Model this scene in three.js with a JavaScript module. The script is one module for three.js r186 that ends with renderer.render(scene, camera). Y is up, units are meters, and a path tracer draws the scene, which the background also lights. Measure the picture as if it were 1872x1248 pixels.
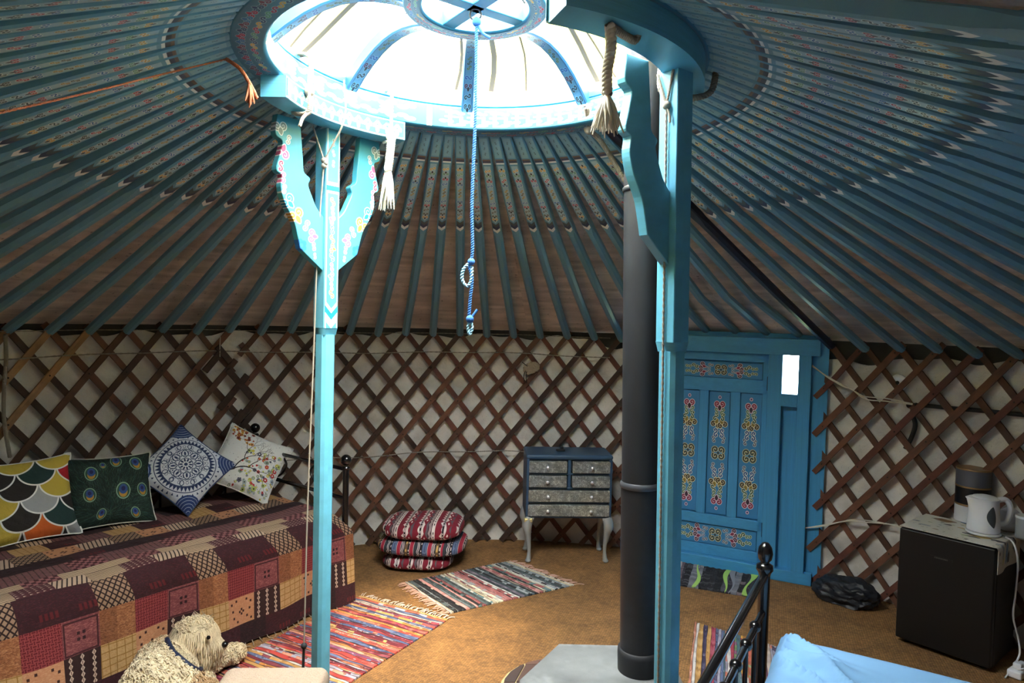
import * as THREE from 'three';
import { RoundedBoxGeometry } from 'three/addons/geometries/RoundedBoxGeometry.js';
import { mergeGeometries, mergeVertices } from 'three/addons/utils/BufferGeometryUtils.js';
import { MarchingCubes } from 'three/addons/objects/MarchingCubes.js';
import { RectAreaLightUniformsLib } from 'three/addons/lights/RectAreaLightUniformsLib.js';

// ------------------------------------------------------------------ camera, sky, sun, exposure
const FOCAL = 1237, PITCH = -0.0363, ROLL = 0.0247;                  // focal length in pixels of the 1872 x 1248 frame
const EYE = new THREE.Vector3(-0.2205, 1.6385, 2.1916);
const scene = new THREE.Scene();
const camera = new THREE.PerspectiveCamera(2 * Math.atan(624 / FOCAL) * 180 / Math.PI, 1.5, 0.03, 200);
camera.position.copy(EYE);
camera.rotation.set(PITCH, 0, ROLL, 'XYZ');
const CROWN = new THREE.Vector3(-0.364, 0, -0.025);                  // centre of the roof crown
scene.background = new THREE.Color(0.93, 0.97, 1.0).multiplyScalar(9);   // bright overcast sky
RectAreaLightUniformsLib.init();
const skylight = new THREE.RectAreaLight(0xf6faff, 25, 2.4, 2.4);    // the bright sky above the clear cover of the crown
skylight.name = 'crown_daylight';
skylight.position.set(CROWN.x, 2.93, CROWN.z);
skylight.lookAt(CROWN.x, 0, CROWN.z);
scene.add(skylight);
const sun = new THREE.DirectionalLight(0xffeccb, 5.5);               // hazy sun through the crown
sun.name = 'hazy_sun';
sun.position.set(CROWN.x + 0.34, 5.0, CROWN.z + 1.1);
sun.target.position.set(CROWN.x, 2.5, CROWN.z);
sun.castShadow = true;
sun.shadow.radius = 24;
Object.assign(sun.shadow.camera, { left: -4, right: 4, top: 4, bottom: -4, near: 0.1, far: 12 });
scene.add(sun, sun.target);
const renderer = new THREE.WebGLRenderer({ antialias: true });
renderer.toneMapping = THREE.LinearToneMapping;
renderer.toneMappingExposure = 2.65;
renderer.shadowMap.enabled = true;

// ------------------------------------------------------------------ helpers
let seed = 7;
const rnd = () => { seed = (seed + 0x6d2b79f5) | 0; let t = Math.imul(seed ^ (seed >>> 15), 1 | seed); t = (t + Math.imul(t ^ (t >>> 7), 61 | t)) ^ t; return ((t ^ (t >>> 14)) >>> 0) / 4294967296; };
const rr = (a, b) => a + (b - a) * rnd();
const pick = (l) => l[Math.floor(rnd() * l.length) % l.length];
const V = (x, y, z) => new THREE.Vector3(x, y, z);
const clamp = THREE.MathUtils.clamp, lerp = THREE.MathUtils.lerp, smooth = THREE.MathUtils.smoothstep;
const hash = (x, y) => { let h = Math.imul(x | 0, 374761393) + Math.imul(y | 0, 668265263) | 0; h = Math.imul(h ^ (h >>> 13), 1274126177); return ((h ^ (h >>> 16)) >>> 0) / 4294967296; };
function vnoise(x, y, per = 0) {                                      // value noise, tileable with period per
  const xi = Math.floor(x), yi = Math.floor(y), w = (n) => (per ? ((n % per) + per) % per : n);
  let fx = x - xi, fy = y - yi; fx = fx * fx * (3 - 2 * fx); fy = fy * fy * (3 - 2 * fy);
  return lerp(lerp(hash(w(xi), w(yi)), hash(w(xi + 1), w(yi)), fx), lerp(hash(w(xi), w(yi + 1)), hash(w(xi + 1), w(yi + 1)), fx), fy);
}
const fbm = (x, y, per, oct = 4) => { let s = 0, a = 0.5, t = 0; for (let i = 0; i < oct; i++) { s += a * vnoise(x, y, per); t += a; a *= 0.5; x *= 2; y *= 2; per *= 2; } return s / t; };
const noise3 = (x, y, z) => (vnoise(x + 13.7, y + z * 0.73) + vnoise(y + 31.1, z - x * 0.61) + vnoise(z + 57.3, x + y * 0.57)) / 3;
// the ray of a photo pixel, met with the level y = h or the plane z = const
function ray(u, v) {
  const d = V((u - 936) / FOCAL, -(v - 624) / FOCAL, -1);
  return d.applyEuler(new THREE.Euler(PITCH, 0, ROLL, 'XYZ'));
}
const atHeight = (u, v, h) => { const d = ray(u, v); return EYE.clone().addScaledVector(d, (h - EYE.y) / d.y); };
const atZ = (u, v, z) => { const d = ray(u, v); return EYE.clone().addScaledVector(d, (z - EYE.z) / d.z); };

function canvasTexture(w, h, draw, repeat) {
  const c = document.createElement('canvas'); c.width = w; c.height = h;
  draw(c.getContext('2d'), w, h);
  const t = new THREE.CanvasTexture(c);
  t.colorSpace = THREE.SRGBColorSpace;
  t.wrapS = t.wrapT = repeat ? THREE.RepeatWrapping : THREE.ClampToEdgeWrapping;
  t.anisotropy = 8;
  return t;
}
function dataTexture(n, f, srgb = true, m = n) {                      // f(x, y) -> [r, g, b] 0..255
  const d = new Uint8Array(n * m * 4);
  for (let y = 0; y < m; y++) for (let x = 0; x < n; x++) { const c = f(x, y), o = (y * n + x) * 4; d[o] = clamp(c[0], 0, 255); d[o + 1] = clamp(c[1], 0, 255); d[o + 2] = clamp(c[2], 0, 255); d[o + 3] = 255; }
  const t = new THREE.DataTexture(d, n, m);
  t.magFilter = THREE.LinearFilter; t.minFilter = THREE.LinearMipmapLinearFilter; t.generateMipmaps = true;
  t.wrapS = t.wrapT = THREE.RepeatWrapping;
  if (srgb) t.colorSpace = THREE.SRGBColorSpace;
  t.needsUpdate = true;
  return t;
}
const rep = (t, x, y) => { const c = t.clone(); c.repeat.set(x, y); c.needsUpdate = true; return c; };
const std = (o) => new THREE.MeshStandardMaterial({ roughness: 0.75, ...o });
const phys = (o) => new THREE.MeshPhysicalMaterial({ roughness: 0.6, ...o });

const used = new Map();
function numbered(name) { const n = used.get(name) ?? 0; used.set(name, n + 1); return n ? name + '_' + String(n).padStart(3, '0') : name; }
function tag(o, label, category, group, kind) { o.userData = { label, category }; if (group) o.userData.group = group; if (kind) o.userData.kind = kind; return o; }
function part(name, geo, mat, parent) { const m = new THREE.Mesh(Array.isArray(geo) ? merge(geo) : geo, mat); m.name = name; parent.add(m); return m; }
function thing(name, label, category, pos = [0, 0, 0], turn = 0, group) {
  const g = new THREE.Group(); g.name = numbered(name); g.position.set(...pos); g.rotation.y = turn; scene.add(g);
  return tag(g, label, category, group);
}
function single(name, geo, mat, label, category, group) { const m = part(numbered(name), geo, mat, scene); return tag(m, label, category, group); }
function structure(name, geo, mat) { const m = geo ? part(name, geo, mat, scene) : new THREE.Group(); m.name = name; if (!geo) scene.add(m); m.userData = { kind: 'structure' }; return m; }
function merge(list) {
  const l = list.map((g) => { const h = g.index ? g.toNonIndexed() : g; for (const k of Object.keys(h.attributes)) if (!['position', 'normal', 'uv'].includes(k)) h.deleteAttribute(k); if (!h.attributes.uv) h.setAttribute('uv', new THREE.BufferAttribute(new Float32Array(h.attributes.position.count * 2), 2)); return h; });
  return l.length > 1 ? mergeGeometries(l) : l[0];
}
function box(w, h, d, x = 0, y = 0, z = 0, r = 0.004) {
  const g = r > 0 ? new RoundedBoxGeometry(w, h, d, 1, Math.min(r, w * 0.45, h * 0.45, d * 0.45)) : new THREE.BoxGeometry(w, h, d);
  return g.translate(x, y, z);
}
const cyl = (r0, r1, h, x, y, z, n = 20) => new THREE.CylinderGeometry(r0, r1, h, n).translate(x, y, z);
const ball = (r, x, y, z, n = 14) => new THREE.SphereGeometry(r, n, Math.ceil(n * 0.7)).translate(x, y, z);
const lathe = (pts, n = 32) => new THREE.LatheGeometry(pts.map(([r, y]) => new THREE.Vector2(r, y)), n);
function tube(pts, r, seg = 0, sides = 8, closed = false) {
  const c = new THREE.CatmullRomCurve3(pts.map((p) => (p.isVector3 ? p : V(...p))), closed, 'centripetal');
  return new THREE.TubeGeometry(c, seg || Math.max(6, pts.length * 5), r, sides, closed);
}
const rod = (a, b, r, sides = 10) => { const A = a.isVector3 ? a : V(...a), B = b.isVector3 ? b : V(...b), d = B.clone().sub(A), g = new THREE.CylinderGeometry(r, r, d.length(), sides); g.applyQuaternion(new THREE.Quaternion().setFromUnitVectors(V(0, 1, 0), d.clone().normalize())); return g.translate((A.x + B.x) / 2, (A.y + B.y) / 2, (A.z + B.z) / 2); };
// a tube whose radius follows a list
function taper(pts, radii, sides = 10, seg = 5) {
  const P = pts.map((p) => (p.isVector3 ? p : V(...p))), c = new THREE.CatmullRomCurve3(P, false, 'centripetal'), n = (P.length - 1) * seg, g = new THREE.TubeGeometry(c, n, 1, sides), a = g.attributes.position, q = V();
  for (let i = 0; i <= n; i++) {
    const f = i / n * (radii.length - 1), k = Math.min(Math.floor(f), radii.length - 2), r = lerp(radii[k], radii[k + 1], f - k), m = c.getPointAt(i / n);
    for (let j = 0; j <= sides; j++) { const o = i * (sides + 1) + j; q.fromBufferAttribute(a, o).sub(m).multiplyScalar(r).add(m); a.setXYZ(o, q.x, q.y, q.z); }
  }
  g.computeVertexNormals();
  return g;
}
// twisted rope: strands that wind round a path
function rope(pts, r, turns = 0, strands = 2, sides = 6) {
  const c = new THREE.CatmullRomCurve3(pts.map((p) => (p.isVector3 ? p : V(...p))), false, 'centripetal'), len = c.getLength(), tw = turns || len / (r * 7), n = Math.min(260, Math.max(12, Math.ceil(tw * 6))), out = [];
  const fr = c.computeFrenetFrames(n, false);
  for (let s = 0; s < strands; s++) {
    const q = [];
    for (let i = 0; i <= n; i++) { const a = i / n * tw * 2 * Math.PI + s / strands * 2 * Math.PI; q.push(c.getPointAt(i / n).addScaledVector(fr.normals[i], Math.cos(a) * r * 0.5).addScaledVector(fr.binormals[i], Math.sin(a) * r * 0.5)); }
    out.push(new THREE.TubeGeometry(new THREE.CatmullRomCurve3(q), n, r * 0.6, sides));
  }
  return merge(out);
}
// a grid surface: f(u, v) -> [x, y, z], uv in 0..1 times (su, sv)
function sheet(nu, nv, f, su = 1, sv = 1, flip = false) {
  const p = [], uv = [], ix = [];
  for (let j = 0; j <= nv; j++) for (let i = 0; i <= nu; i++) { const q = f(i / nu, j / nv); p.push(q[0], q[1], q[2]); uv.push((q[3] ?? i / nu) * su, (q[4] ?? j / nv) * sv); }
  for (let j = 0; j < nv; j++) for (let i = 0; i < nu; i++) { const a = j * (nu + 1) + i, b = a + 1, c = a + nu + 1, d = c + 1; flip ? ix.push(a, c, b, b, c, d) : ix.push(a, b, c, b, d, c); }
  const g = new THREE.BufferGeometry();
  g.setAttribute('position', new THREE.Float32BufferAttribute(p, 3)); g.setAttribute('uv', new THREE.Float32BufferAttribute(uv, 2)); g.setIndex(ix); g.computeVertexNormals();
  return g;
}
// a closed slab: f(u, v, side) gives the two faces, side 0 and 1; edges are closed
function slab(nu, nv, f, su = 1, sv = 1) {
  const a = sheet(nu, nv, (u, v) => f(u, v, 0), su, sv), b = sheet(nu, nv, (u, v) => f(u, v, 1), su, sv, true), e = [];
  const edge = (n, g, fl) => e.push(sheet(n, 1, (u, v) => { const [s, t] = g(u); return [...f(s, t, v).slice(0, 3), s, t]; }, su, sv, fl));
  edge(nu, (u) => [u, 0], true); edge(nu, (u) => [u, 1], false); edge(nv, (u) => [0, u], false); edge(nv, (u) => [1, u], true);
  return merge([a, b, ...e]);
}
// a bar of chamfered square section along a path; its under face takes u 0..0.5 of the texture, the rest the plain part at u 0.75
function bar(path, up, size, vAt) {                                   // path: Vector3[]; up(i): Vector3; size(i): [w, h, chamfer]; vAt(i): texture v
  const n = path.length, p = [], uv = [], ix = [];
  for (let i = 0; i < n; i++) {
    const t = path[Math.min(i + 1, n - 1)].clone().sub(path[Math.max(i - 1, 0)]).normalize(), U = up(i).clone(), S = t.clone().cross(U).normalize(); U.copy(S).cross(t).normalize();
    const [w, h, c] = size(i), x = w / 2, y = h / 2;
    const ring = [[-x + c, -y], [x - c, -y], [x, -y + c], [x, y - c], [x - c, y], [-x + c, y], [-x, y - c], [-x, -y + c], [-x + c, -y]];
    for (let k = 0; k < 8; k++) for (const m of [k, k + 1]) {
      const [a, b] = ring[m], q = path[i].clone().addScaledVector(S, a).addScaledVector(U, b);
      p.push(q.x, q.y, q.z); const vv = vAt(i);
      uv.push(k === 0 && vv !== null ? (m === 0 ? 0.02 : 0.48) : 0.75, vv ?? 0.5);
    }
  }
  for (let i = 0; i < n - 1; i++) for (let k = 0; k < 8; k++) { const a = i * 16 + k * 2, b = a + 1, c = a + 16, d = c + 1; ix.push(a, c, b, b, c, d); }
  for (const i of [0, n - 1]) { const o = i * 16; for (let k = 1; k < 7; k++) i ? ix.push(o, o + k * 2 + 2 - 2, o + k * 2 + 1) : ix.push(o, o + k * 2 + 1, o + k * 2); }
  const g = new THREE.BufferGeometry();
  g.setAttribute('position', new THREE.Float32BufferAttribute(p, 3)); g.setAttribute('uv', new THREE.Float32BufferAttribute(uv, 2)); g.setIndex(ix); g.computeVertexNormals();
  return g;
}
// extruded outline with a small bevel, front face at +z; uv in metres
function plate(outline, depth, bevel = 0.003, holes = []) {
  const s = new THREE.Shape(outline.map(([x, y]) => new THREE.Vector2(x, y)));
  for (const h of holes) s.holes.push(new THREE.Path(h.map(([x, y]) => new THREE.Vector2(x, y))));
  return new THREE.ExtrudeGeometry(s, { depth: depth - 2 * bevel, bevelEnabled: true, bevelSize: bevel, bevelThickness: bevel, bevelSegments: 1 }).translate(0, 0, -depth / 2 + bevel);
}
const curveOutline = (pts, n = 60) => new THREE.CatmullRomCurve3(pts.map(([x, y]) => V(x, y, 0)), false, 'centripetal').getPoints(n).map((p) => [p.x, p.y]);
function uvBox(g, x0, x1, y0, y1) { const p = g.attributes.position, uv = g.attributes.uv; for (let i = 0; i < p.count; i++) uv.setXY(i, (p.getX(i) - x0) / (x1 - x0), (p.getY(i) - y0) / (y1 - y0)); return g; }

// ------------------------------------------------------------------ painted ornament
function spiral(c, x, y, r, a0, dir, turns = 1.15) {
  c.beginPath();
  for (let i = 0; i <= 26; i++) { const t = i / 26, a = a0 + dir * t * turns * 2 * Math.PI, q = r * (1 - 0.82 * t); c.lineTo(x + Math.cos(a) * q, y + Math.sin(a) * q); }
}
function scroll(c, x, y, s, a, col, edge = '#f2f4ee', inner) {        // a pair of curls round a drop, outlined in white
  c.save(); c.translate(x, y); c.rotate(a); c.lineCap = c.lineJoin = 'round';
  const curls = [() => spiral(c, -s * 0.42, -s * 0.08, s * 0.42, Math.PI * 0.5, 1), () => spiral(c, s * 0.42, -s * 0.08, s * 0.42, Math.PI * 0.5, -1), () => { c.beginPath(); c.moveTo(0, s * 0.2); c.quadraticCurveTo(s * 0.34, s * 0.45, 0, s * 0.85); c.quadraticCurveTo(-s * 0.34, s * 0.45, 0, s * 0.2); }];
  for (const d of curls) { d(); c.strokeStyle = edge; c.lineWidth = s * 0.42; c.stroke(); }
  curls.forEach((d, i) => { d(); c.strokeStyle = c.fillStyle = i === 2 ? inner ?? col : col; c.lineWidth = s * 0.22; c.stroke(); if (i === 2) c.fill(); });
  c.restore();
}
function wave(c, x, y, s, a, col, edge = '#f2f4ee', flip = 1) {       // an S curl
  c.save(); c.translate(x, y); c.rotate(a); c.scale(1, flip); c.lineCap = 'round';
  const d = () => { spiral(c, -s * 0.42, 0, s * 0.38, 0, -1, 0.9); };
  const e = () => { spiral(c, s * 0.36, 0, s * 0.38, Math.PI, -1, 0.9); };
  for (const f of [d, e]) { f(); c.strokeStyle = edge; c.lineWidth = s * 0.38; c.stroke(); }
  for (const f of [d, e]) { f(); c.strokeStyle = col; c.lineWidth = s * 0.2; c.stroke(); }
  c.restore();
}
function flowerMark(c, x, y, r, col, mid = '#f0f0e0', n = 5) { c.fillStyle = col; for (let k = 0; k < n; k++) { const a = k / n * 2 * Math.PI; c.beginPath(); c.arc(x + Math.cos(a) * r * 0.6, y + Math.sin(a) * r * 0.6, r * 0.45, 0, 7); c.fill(); } c.fillStyle = mid; c.beginPath(); c.arc(x, y, r * 0.32, 0, 7); c.fill(); }
const INK = { blue: '#2f6fae', navy: '#26406e', pink: '#cf5b86', red: '#b3274a', gold: '#d9a43a', green: '#5c9a78', dark: '#2b3038', cream: '#ded2a8', teal: '#3f97b4' };

// ------------------------------------------------------------------ colours and materials
function grain(n, base, amp, sx, sy, extra) { return dataTexture(n, (x, y) => { const k = (fbm(x * sx / n, y * sy / n, Math.max(sx, sy), 4) - 0.5) * 2 * amp + (hash(x, y) - 0.5) * amp * 0.35, e = extra ? extra(x, y) : 0; return base.map((b) => b * (1 + k) + e); }); }
const M = {};
M.turquoise = std({ map: rep(grain(256, [94, 168, 194], 0.06, 6, 24), 1, 1), roughness: 0.42 });
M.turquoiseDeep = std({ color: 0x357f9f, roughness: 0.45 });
M.poleNavy = std({ color: 0x17253c, roughness: 0.4 });
M.doorBlue = std({ map: grain(256, [66, 148, 198], 0.05, 20, 5), roughness: 0.5 });
M.doorDark = std({ color: 0x12395c, roughness: 0.6 });
M.black = phys({ color: 0x0b0b0e, roughness: 0.22, clearcoat: 0.6, clearcoatRoughness: 0.15 });
M.blackMatt = std({ color: 0x1d1e21, roughness: 0.7 });
M.pipe = std({ map: grain(512, [30, 31, 34], 0.2, 10, 30), roughness: 0.5, metalness: 0.1 });
M.rope = std({ color: 0xd8d2c2, roughness: 0.95 });
M.ropeGrey = std({ color: 0x8f887c, roughness: 0.95 });
M.twine = std({ color: 0x9a8d7a, roughness: 0.95 });
M.blueCord = std({ color: 0x2a62ad, roughness: 0.85 });
M.orangeCord = std({ color: 0xa8603f, roughness: 0.9 });
M.whitePlastic = phys({ color: 0xe8e9ee, roughness: 0.28 });
const feltBump = dataTexture(512, (x, y) => { const v = fbm(x / 512 * 16, y / 512 * 16, 16, 5) * 255; return [v, v, v]; }, false);

// ------------------------------------------------------------------ the shell: floor, felt wall, roof cloth
const WX = -0.2, WA = 2.9, WB = 2.68;                                 // the wall's ground plan, an oval
const wallAt = (t, off = 0) => [WX + (WA + off) * Math.cos(t), -(WB + off) * Math.sin(t)];
const ARC = [0]; { let [px, pz] = wallAt(0); for (let i = 1; i <= 3600; i++) { const [x, z] = wallAt(i / 3600 * 2 * Math.PI); ARC.push(ARC[i - 1] + Math.hypot(x - px, z - pz)); px = x; pz = z; } }
const ROUND = ARC[3600];
function angleAt(s) { const w = Math.floor(s / ROUND); s -= w * ROUND; let a = 0, b = 3600; while (b - a > 1) { const m = (a + b) >> 1; ARC[m] <= s ? (a = m) : (b = m); } return (a + (s - ARC[a]) / (ARC[b] - ARC[a])) / 3600 * 2 * Math.PI + w * 2 * Math.PI; }
const onWall = (s, y, off = 0) => { const [x, z] = wallAt(angleAt(s), off); return V(x, y, z); };
const DOOR = { s0: 2.39, s1: 3.47 };

const weave = (() => {                                                // seagrass floor covering: rows of short twisted strands
  const N = 1024, cell = 16, bump = new Float32Array(N * N);
  const col = dataTexture(N, (x, y) => {
    const row = Math.floor(y / cell), off = (row % 2) * cell * 0.9, cx = Math.floor((x + off) / (cell * 1.6)), fx = ((x + off) / (cell * 1.6)) % 1, fy = (y / cell) % 1;
    const h = Math.sqrt(Math.max(0, Math.sin(Math.PI * fx) * Math.sin(Math.PI * ((fy + fx * 0.35) % 1))));
    bump[y * N + x] = h;
    const k = 0.80 + 0.22 * hash(cx % 40, row) * 0.9 + (fbm(x / N * 8, y / N * 8, 8, 4) - 0.5) * 0.24 + (hash(x, y) - 0.5) * 0.16, g = 0.62 + 0.38 * Math.min(1, h * 1.5);
    return [170 * k * g, 123 * k * g, 71 * k * g];
  });
  const b = dataTexture(N, (x, y) => { const v = bump[y * N + x] * 255; return [v, v, v]; }, false);
  return { col, b };
})();
{
  const t = rep(weave.col, 1 / 0.62, 1 / 0.62), b = rep(weave.b, 1 / 0.62, 1 / 0.62);
  for (const q of [t, b]) q.rotation = 0.32;
  M.seagrass = std({ map: t, bumpMap: b, bumpScale: 0.004, roughness: 0.85 });
  const g = sheet(4, 96, (r, a) => { const [x, z] = wallAt(a * 2 * Math.PI, 0.16), cx = lerp(WX, x, r), cz = lerp(0, z, r); return [cx, 0, cz, cx, -cz]; });
  const rim = sheet(1, 96, (r, a) => { const [x, z] = wallAt(a * 2 * Math.PI, 0.16); return [x, -0.06 * r, z, x, -z]; });
  const under = sheet(1, 96, (r, a) => { const [x, z] = wallAt(a * 2 * Math.PI, 0.16); return [lerp(WX, x, r), -0.06, lerp(0, z, r), x, -z]; }, 1, 1, true);
  structure('floor', [g, rim, under], M.seagrass);
  structure('ground_outside', [cyl(14, 14, 0.1, 0, -0.16, 0, 48)], std({ color: 0x6d7a4a, roughness: 1 }));
}
M.felt = std({ map: rep(dataTexture(1024, (x, y) => {
  let k = 0.93 + (fbm(x / 1024 * 10, y / 1024 * 10, 10, 5) - 0.5) * 0.26 + (hash(x, y) - 0.5) * 0.07;
  const st = fbm(x / 1024 * 5 + 50, y / 1024 * 5, 5, 4); if (st > 0.62) k -= (st - 0.62) * 1.1;
  const sp = fbm(x / 1024 * 120, y / 1024 * 120, 120, 2); if (sp > 0.84) k -= (sp - 0.84) * 1.2;
  return [230 * k, 225 * k, 217 * k];
}), 0.8, 0.8), bumpMap: rep(feltBump, 1.6, 1.6), bumpScale: 0.006, roughness: 1 });
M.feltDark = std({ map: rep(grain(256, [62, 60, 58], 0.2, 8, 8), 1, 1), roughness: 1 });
function feltPiece(name, s0, s1, top) {
  const n = Math.ceil((s1 - s0) * 26);
  const sag = (s, y) => (fbm(s * 1.7 + 3, y * 2.2, 4096, 3) - 0.5) * 0.035 * Math.sin(Math.PI * clamp(y / 1.5, 0, 1)) + (fbm(s * 6 + 11, y * 4.5, 4096, 3) - 0.5) * 0.02;
  structure(name, slab(n, 16, (u, v, side) => { const s = lerp(s0, s1, u), y = lerp(0, top(s), v), p = onWall(s, y, 0.052 + sag(s, y) + side * 0.025); return [p.x, p.y, p.z, s, y]; }), M.felt);
}
const scallop = (s) => 0.014 * Math.sin(s * 11.3) + 0.01 * Math.sin(s * 23.1 + 1);
feltPiece('wall_right', -2.2, DOOR.s0, (s) => 1.462 + scallop(s) - 0.045 * smooth(s, 1.5, 2.2));
feltPiece('wall_back', DOOR.s1, 6.25, (s) => 1.492 + scallop(s) - 0.06 * smooth(-s, -3.9, -3.6));
feltPiece('wall_left', 6.25, 10.6, (s) => 1.485 + scallop(s));
feltPiece('wall_front', 10.6, ROUND - 2.2, () => 1.47);
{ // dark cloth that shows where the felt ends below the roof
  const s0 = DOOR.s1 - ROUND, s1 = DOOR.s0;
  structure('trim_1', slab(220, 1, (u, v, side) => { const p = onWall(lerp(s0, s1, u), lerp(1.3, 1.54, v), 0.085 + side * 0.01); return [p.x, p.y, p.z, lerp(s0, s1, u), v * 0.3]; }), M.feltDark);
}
const POLE_TOP_R = 0.722, POLE_TOP_Y = 2.437, POLE_FOOT_Y = 1.512;
M.canvas = std({ map: rep(dataTexture(1024, (x, y) => {
  let k = 0.95 + (fbm(x / 1024 * 6, y / 1024 * 40, 40, 4) - 0.5) * 0.3 + (fbm(x / 1024 * 7 + 9, y / 1024 * 7, 7, 3) - 0.5) * 0.22 + (hash(x, y) - 0.5) * 0.07;
  const sp = fbm(x / 1024 * 60, y / 1024 * 90, 90, 2); if (sp > 0.84) k -= (sp - 0.84) * 2.5;
  return [220 * k, 210 * k, 201 * k];
}), 0.7, 0.7), roughness: 1, bumpMap: rep(feltBump, 2, 2), bumpScale: 0.004 });
{
  const f = (u, v, side) => {
    const t = u * 2 * Math.PI, [wx, wz] = wallAt(t, 0.10), cx = CROWN.x + 0.755 * Math.cos(t), cz = CROWN.z - 0.755 * Math.sin(t);
    const q = v ** 1.0, y = lerp(1.532, 2.49, q) + 0.012 * Math.sin(Math.PI * v) + side * 0.03;
    return [lerp(wx, cx, q), y, lerp(wz, cz, q), u * 17.5, v * 2.3];
  };
  structure('ceiling', slab(182, 8, f), M.canvas);
}

// ------------------------------------------------------------------ door
{
  const D = thing('door_1', 'blue wooden yurt door with painted scrolls', 'door', [1.13 + 0.045 * 0.896, 0, -2.3125 + 0.045 * 0.444], -Math.atan2(0.44412, 0.89597));
  D.name = 'door_1'; D.userData = { kind: 'structure' };
  const ornament = (w, h, draw) => std({ map: canvasTexture(w, h, (c) => { c.fillStyle = '#3a86bb'; c.fillRect(0, 0, w, h); draw(c); }), roughness: 0.5 });
  const knot = (c, x, y, s) => { for (const [dx, dy, a] of [[-0.4, -0.4, 0], [0.4, -0.4, 1], [-0.4, 0.4, 2], [0.4, 0.4, 3]]) { for (const [col, w] of [['#d8cfa0', 0.34], ['#3d4a44', 0.2]]) { spiral(c, x + dx * s, y + dy * s, s * 0.42, [2.4, 0.8, -2.4, -0.8][a], a === 0 || a === 3 ? 1 : -1, 1.1); c.strokeStyle = col; c.lineWidth = s * w; c.lineCap = 'round'; c.stroke(); } } c.fillStyle = '#3d4a44'; c.beginPath(); c.arc(x, y, s * 0.16, 0, 7); c.fill(); };
  const side = (c, L, w, h, f) => { for (const s of [-1, 1]) { c.save(); c.translate(L / 2, w / 2); c.scale(s, 1); f(c); c.restore(); } };
  const horizontal = ornament(1024, 210, (c) => {
    knot(c, 512, 105, 84);
    side(c, 1024, 210, 0, (q) => {
      for (const e of [-1, 1]) { wave(q, 130, e * 62, 46, 0, INK.navy, '#efecd8', e); wave(q, 165, e * 24, 44, e * 0.4, '#2b5a94', '#efecd8', -e); scroll(q, 245, e * 48, 58, Math.PI / 2 + e * 0.35, '#3c2438', '#ecd2da', '#8a2a48'); wave(q, 335, e * 42, 62, e * 0.25, '#24564a', '#e8e4bc', e); wave(q, 420, e * 34, 52, e * 0.3, '#3c7260', '#e8e4bc', -e); }
      q.strokeStyle = '#e4e0c8'; q.lineWidth = 8; q.beginPath(); q.ellipse(195, 0, 26, 12, 0, 0, 7); q.stroke(); q.strokeStyle = INK.blue; q.lineWidth = 5; q.stroke();
    });
  });
  const vertical = ornament(180, 1024, (c) => {
    knot(c, 90, 512, 66);
    for (const s of [-1, 1]) { c.save(); c.translate(90, 512); c.scale(1, s);
      for (const e of [-1, 1]) { wave(c, e * 44, 112, 38, 1.2 * e, INK.navy, '#efecd8', e); wave(c, e * 28, 168, 52, 1.4 * e, '#2b5a94', '#efecd8', e); scroll(c, e * 30, 240, 50, e * 0.3, '#3a3020', '#e8deb0', '#8d7c34'); wave(c, e * 32, 305, 46, 1.3, '#24564a', '#e4e2c0', e); wave(c, e * 26, 352, 42, 1.4, '#3c7260', '#e4e2c0', -e); }
      scroll(c, 0, 408, 54, Math.PI, '#8a2a48', '#ecd2da', '#3c2438'); c.fillStyle = '#e0b8c6'; c.beginPath(); c.arc(0, 468, 15, 0, 7); c.fill(); c.fillStyle = '#4a4a78'; c.beginPath(); c.arc(0, 468, 8, 0, 7); c.fill();
      c.restore(); }
  });
  const fr = part('door_frame', [
    box(1.2, 0.105, 0.10, 0, 1.4925, 0), box(1.2, 0.075, 0.10, 0, 0.0375, 0),
    ...[-1, 1].flatMap((s) => [box(0.05, 1.37, 0.05, s * 0.575, 0.758, -0.02), box(0.075, 1.37, 0.10, s * 0.515, 0.758, 0), box(0.085, 1.37, 0.10, s * 0.342, 0.758, 0), box(0.096, 0.08, 0.10, s * 0.43, 1.155, 0)]),
  ], M.doorBlue, D);
  for (const s of [-1, 1]) {
    part('side_panel', box(0.1, 1.045, 0.03, s * 0.43, 0.595, -0.02, 0.002), M.doorBlue, D);
    const w = part('window_pane', box(0.1, 0.262, 0.004, s * 0.43, 1.324, -0.02, 0), phys({ color: 0xffffff, roughness: 0, transmission: 1, thickness: 0, ior: 1.45 }), D);
    w.userData.label = 'small clear glass light in the door side';
  }
  const leaf = part('door_leaf', [
    box(0.598, 0.055, 0.045, 0, 1.412, 0.0), box(0.598, 0.09, 0.045, 0, 1.225, 0.0), box(0.598, 0.068, 0.045, 0, 0.316, 0.0), box(0.598, 0.07, 0.045, 0, 0.11, 0.0),
    ...[-1, 1].flatMap((s) => [box(0.034, 1.364, 0.045, s * 0.282, 0.757, 0), box(0.062, 0.832, 0.045, s * 0.101, 0.766, 0)]),
    box(0.56, 1.36, 0.012, 0, 0.757, -0.014, 0),
  ], M.doorBlue, D);
  leaf.position.z = -0.012;
  for (const x of [-0.199, 0, 0.199]) part('carved_panel', uvBox(box(0.128, 0.815, 0.012, x, 0.766, -0.012, 0), x - 0.064, x + 0.064, 0.3585, 1.1735), vertical, D);
  part('ornament_panel', uvBox(box(0.52, 0.1, 0.012, 0, 1.322, -0.01, 0), -0.26, 0.26, 1.272, 1.372), horizontal, D);
  part('ornament_panel', uvBox(box(0.52, 0.128, 0.012, 0, 0.213, -0.01, 0), -0.26, 0.26, 0.149, 0.277), horizontal, D);
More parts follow.
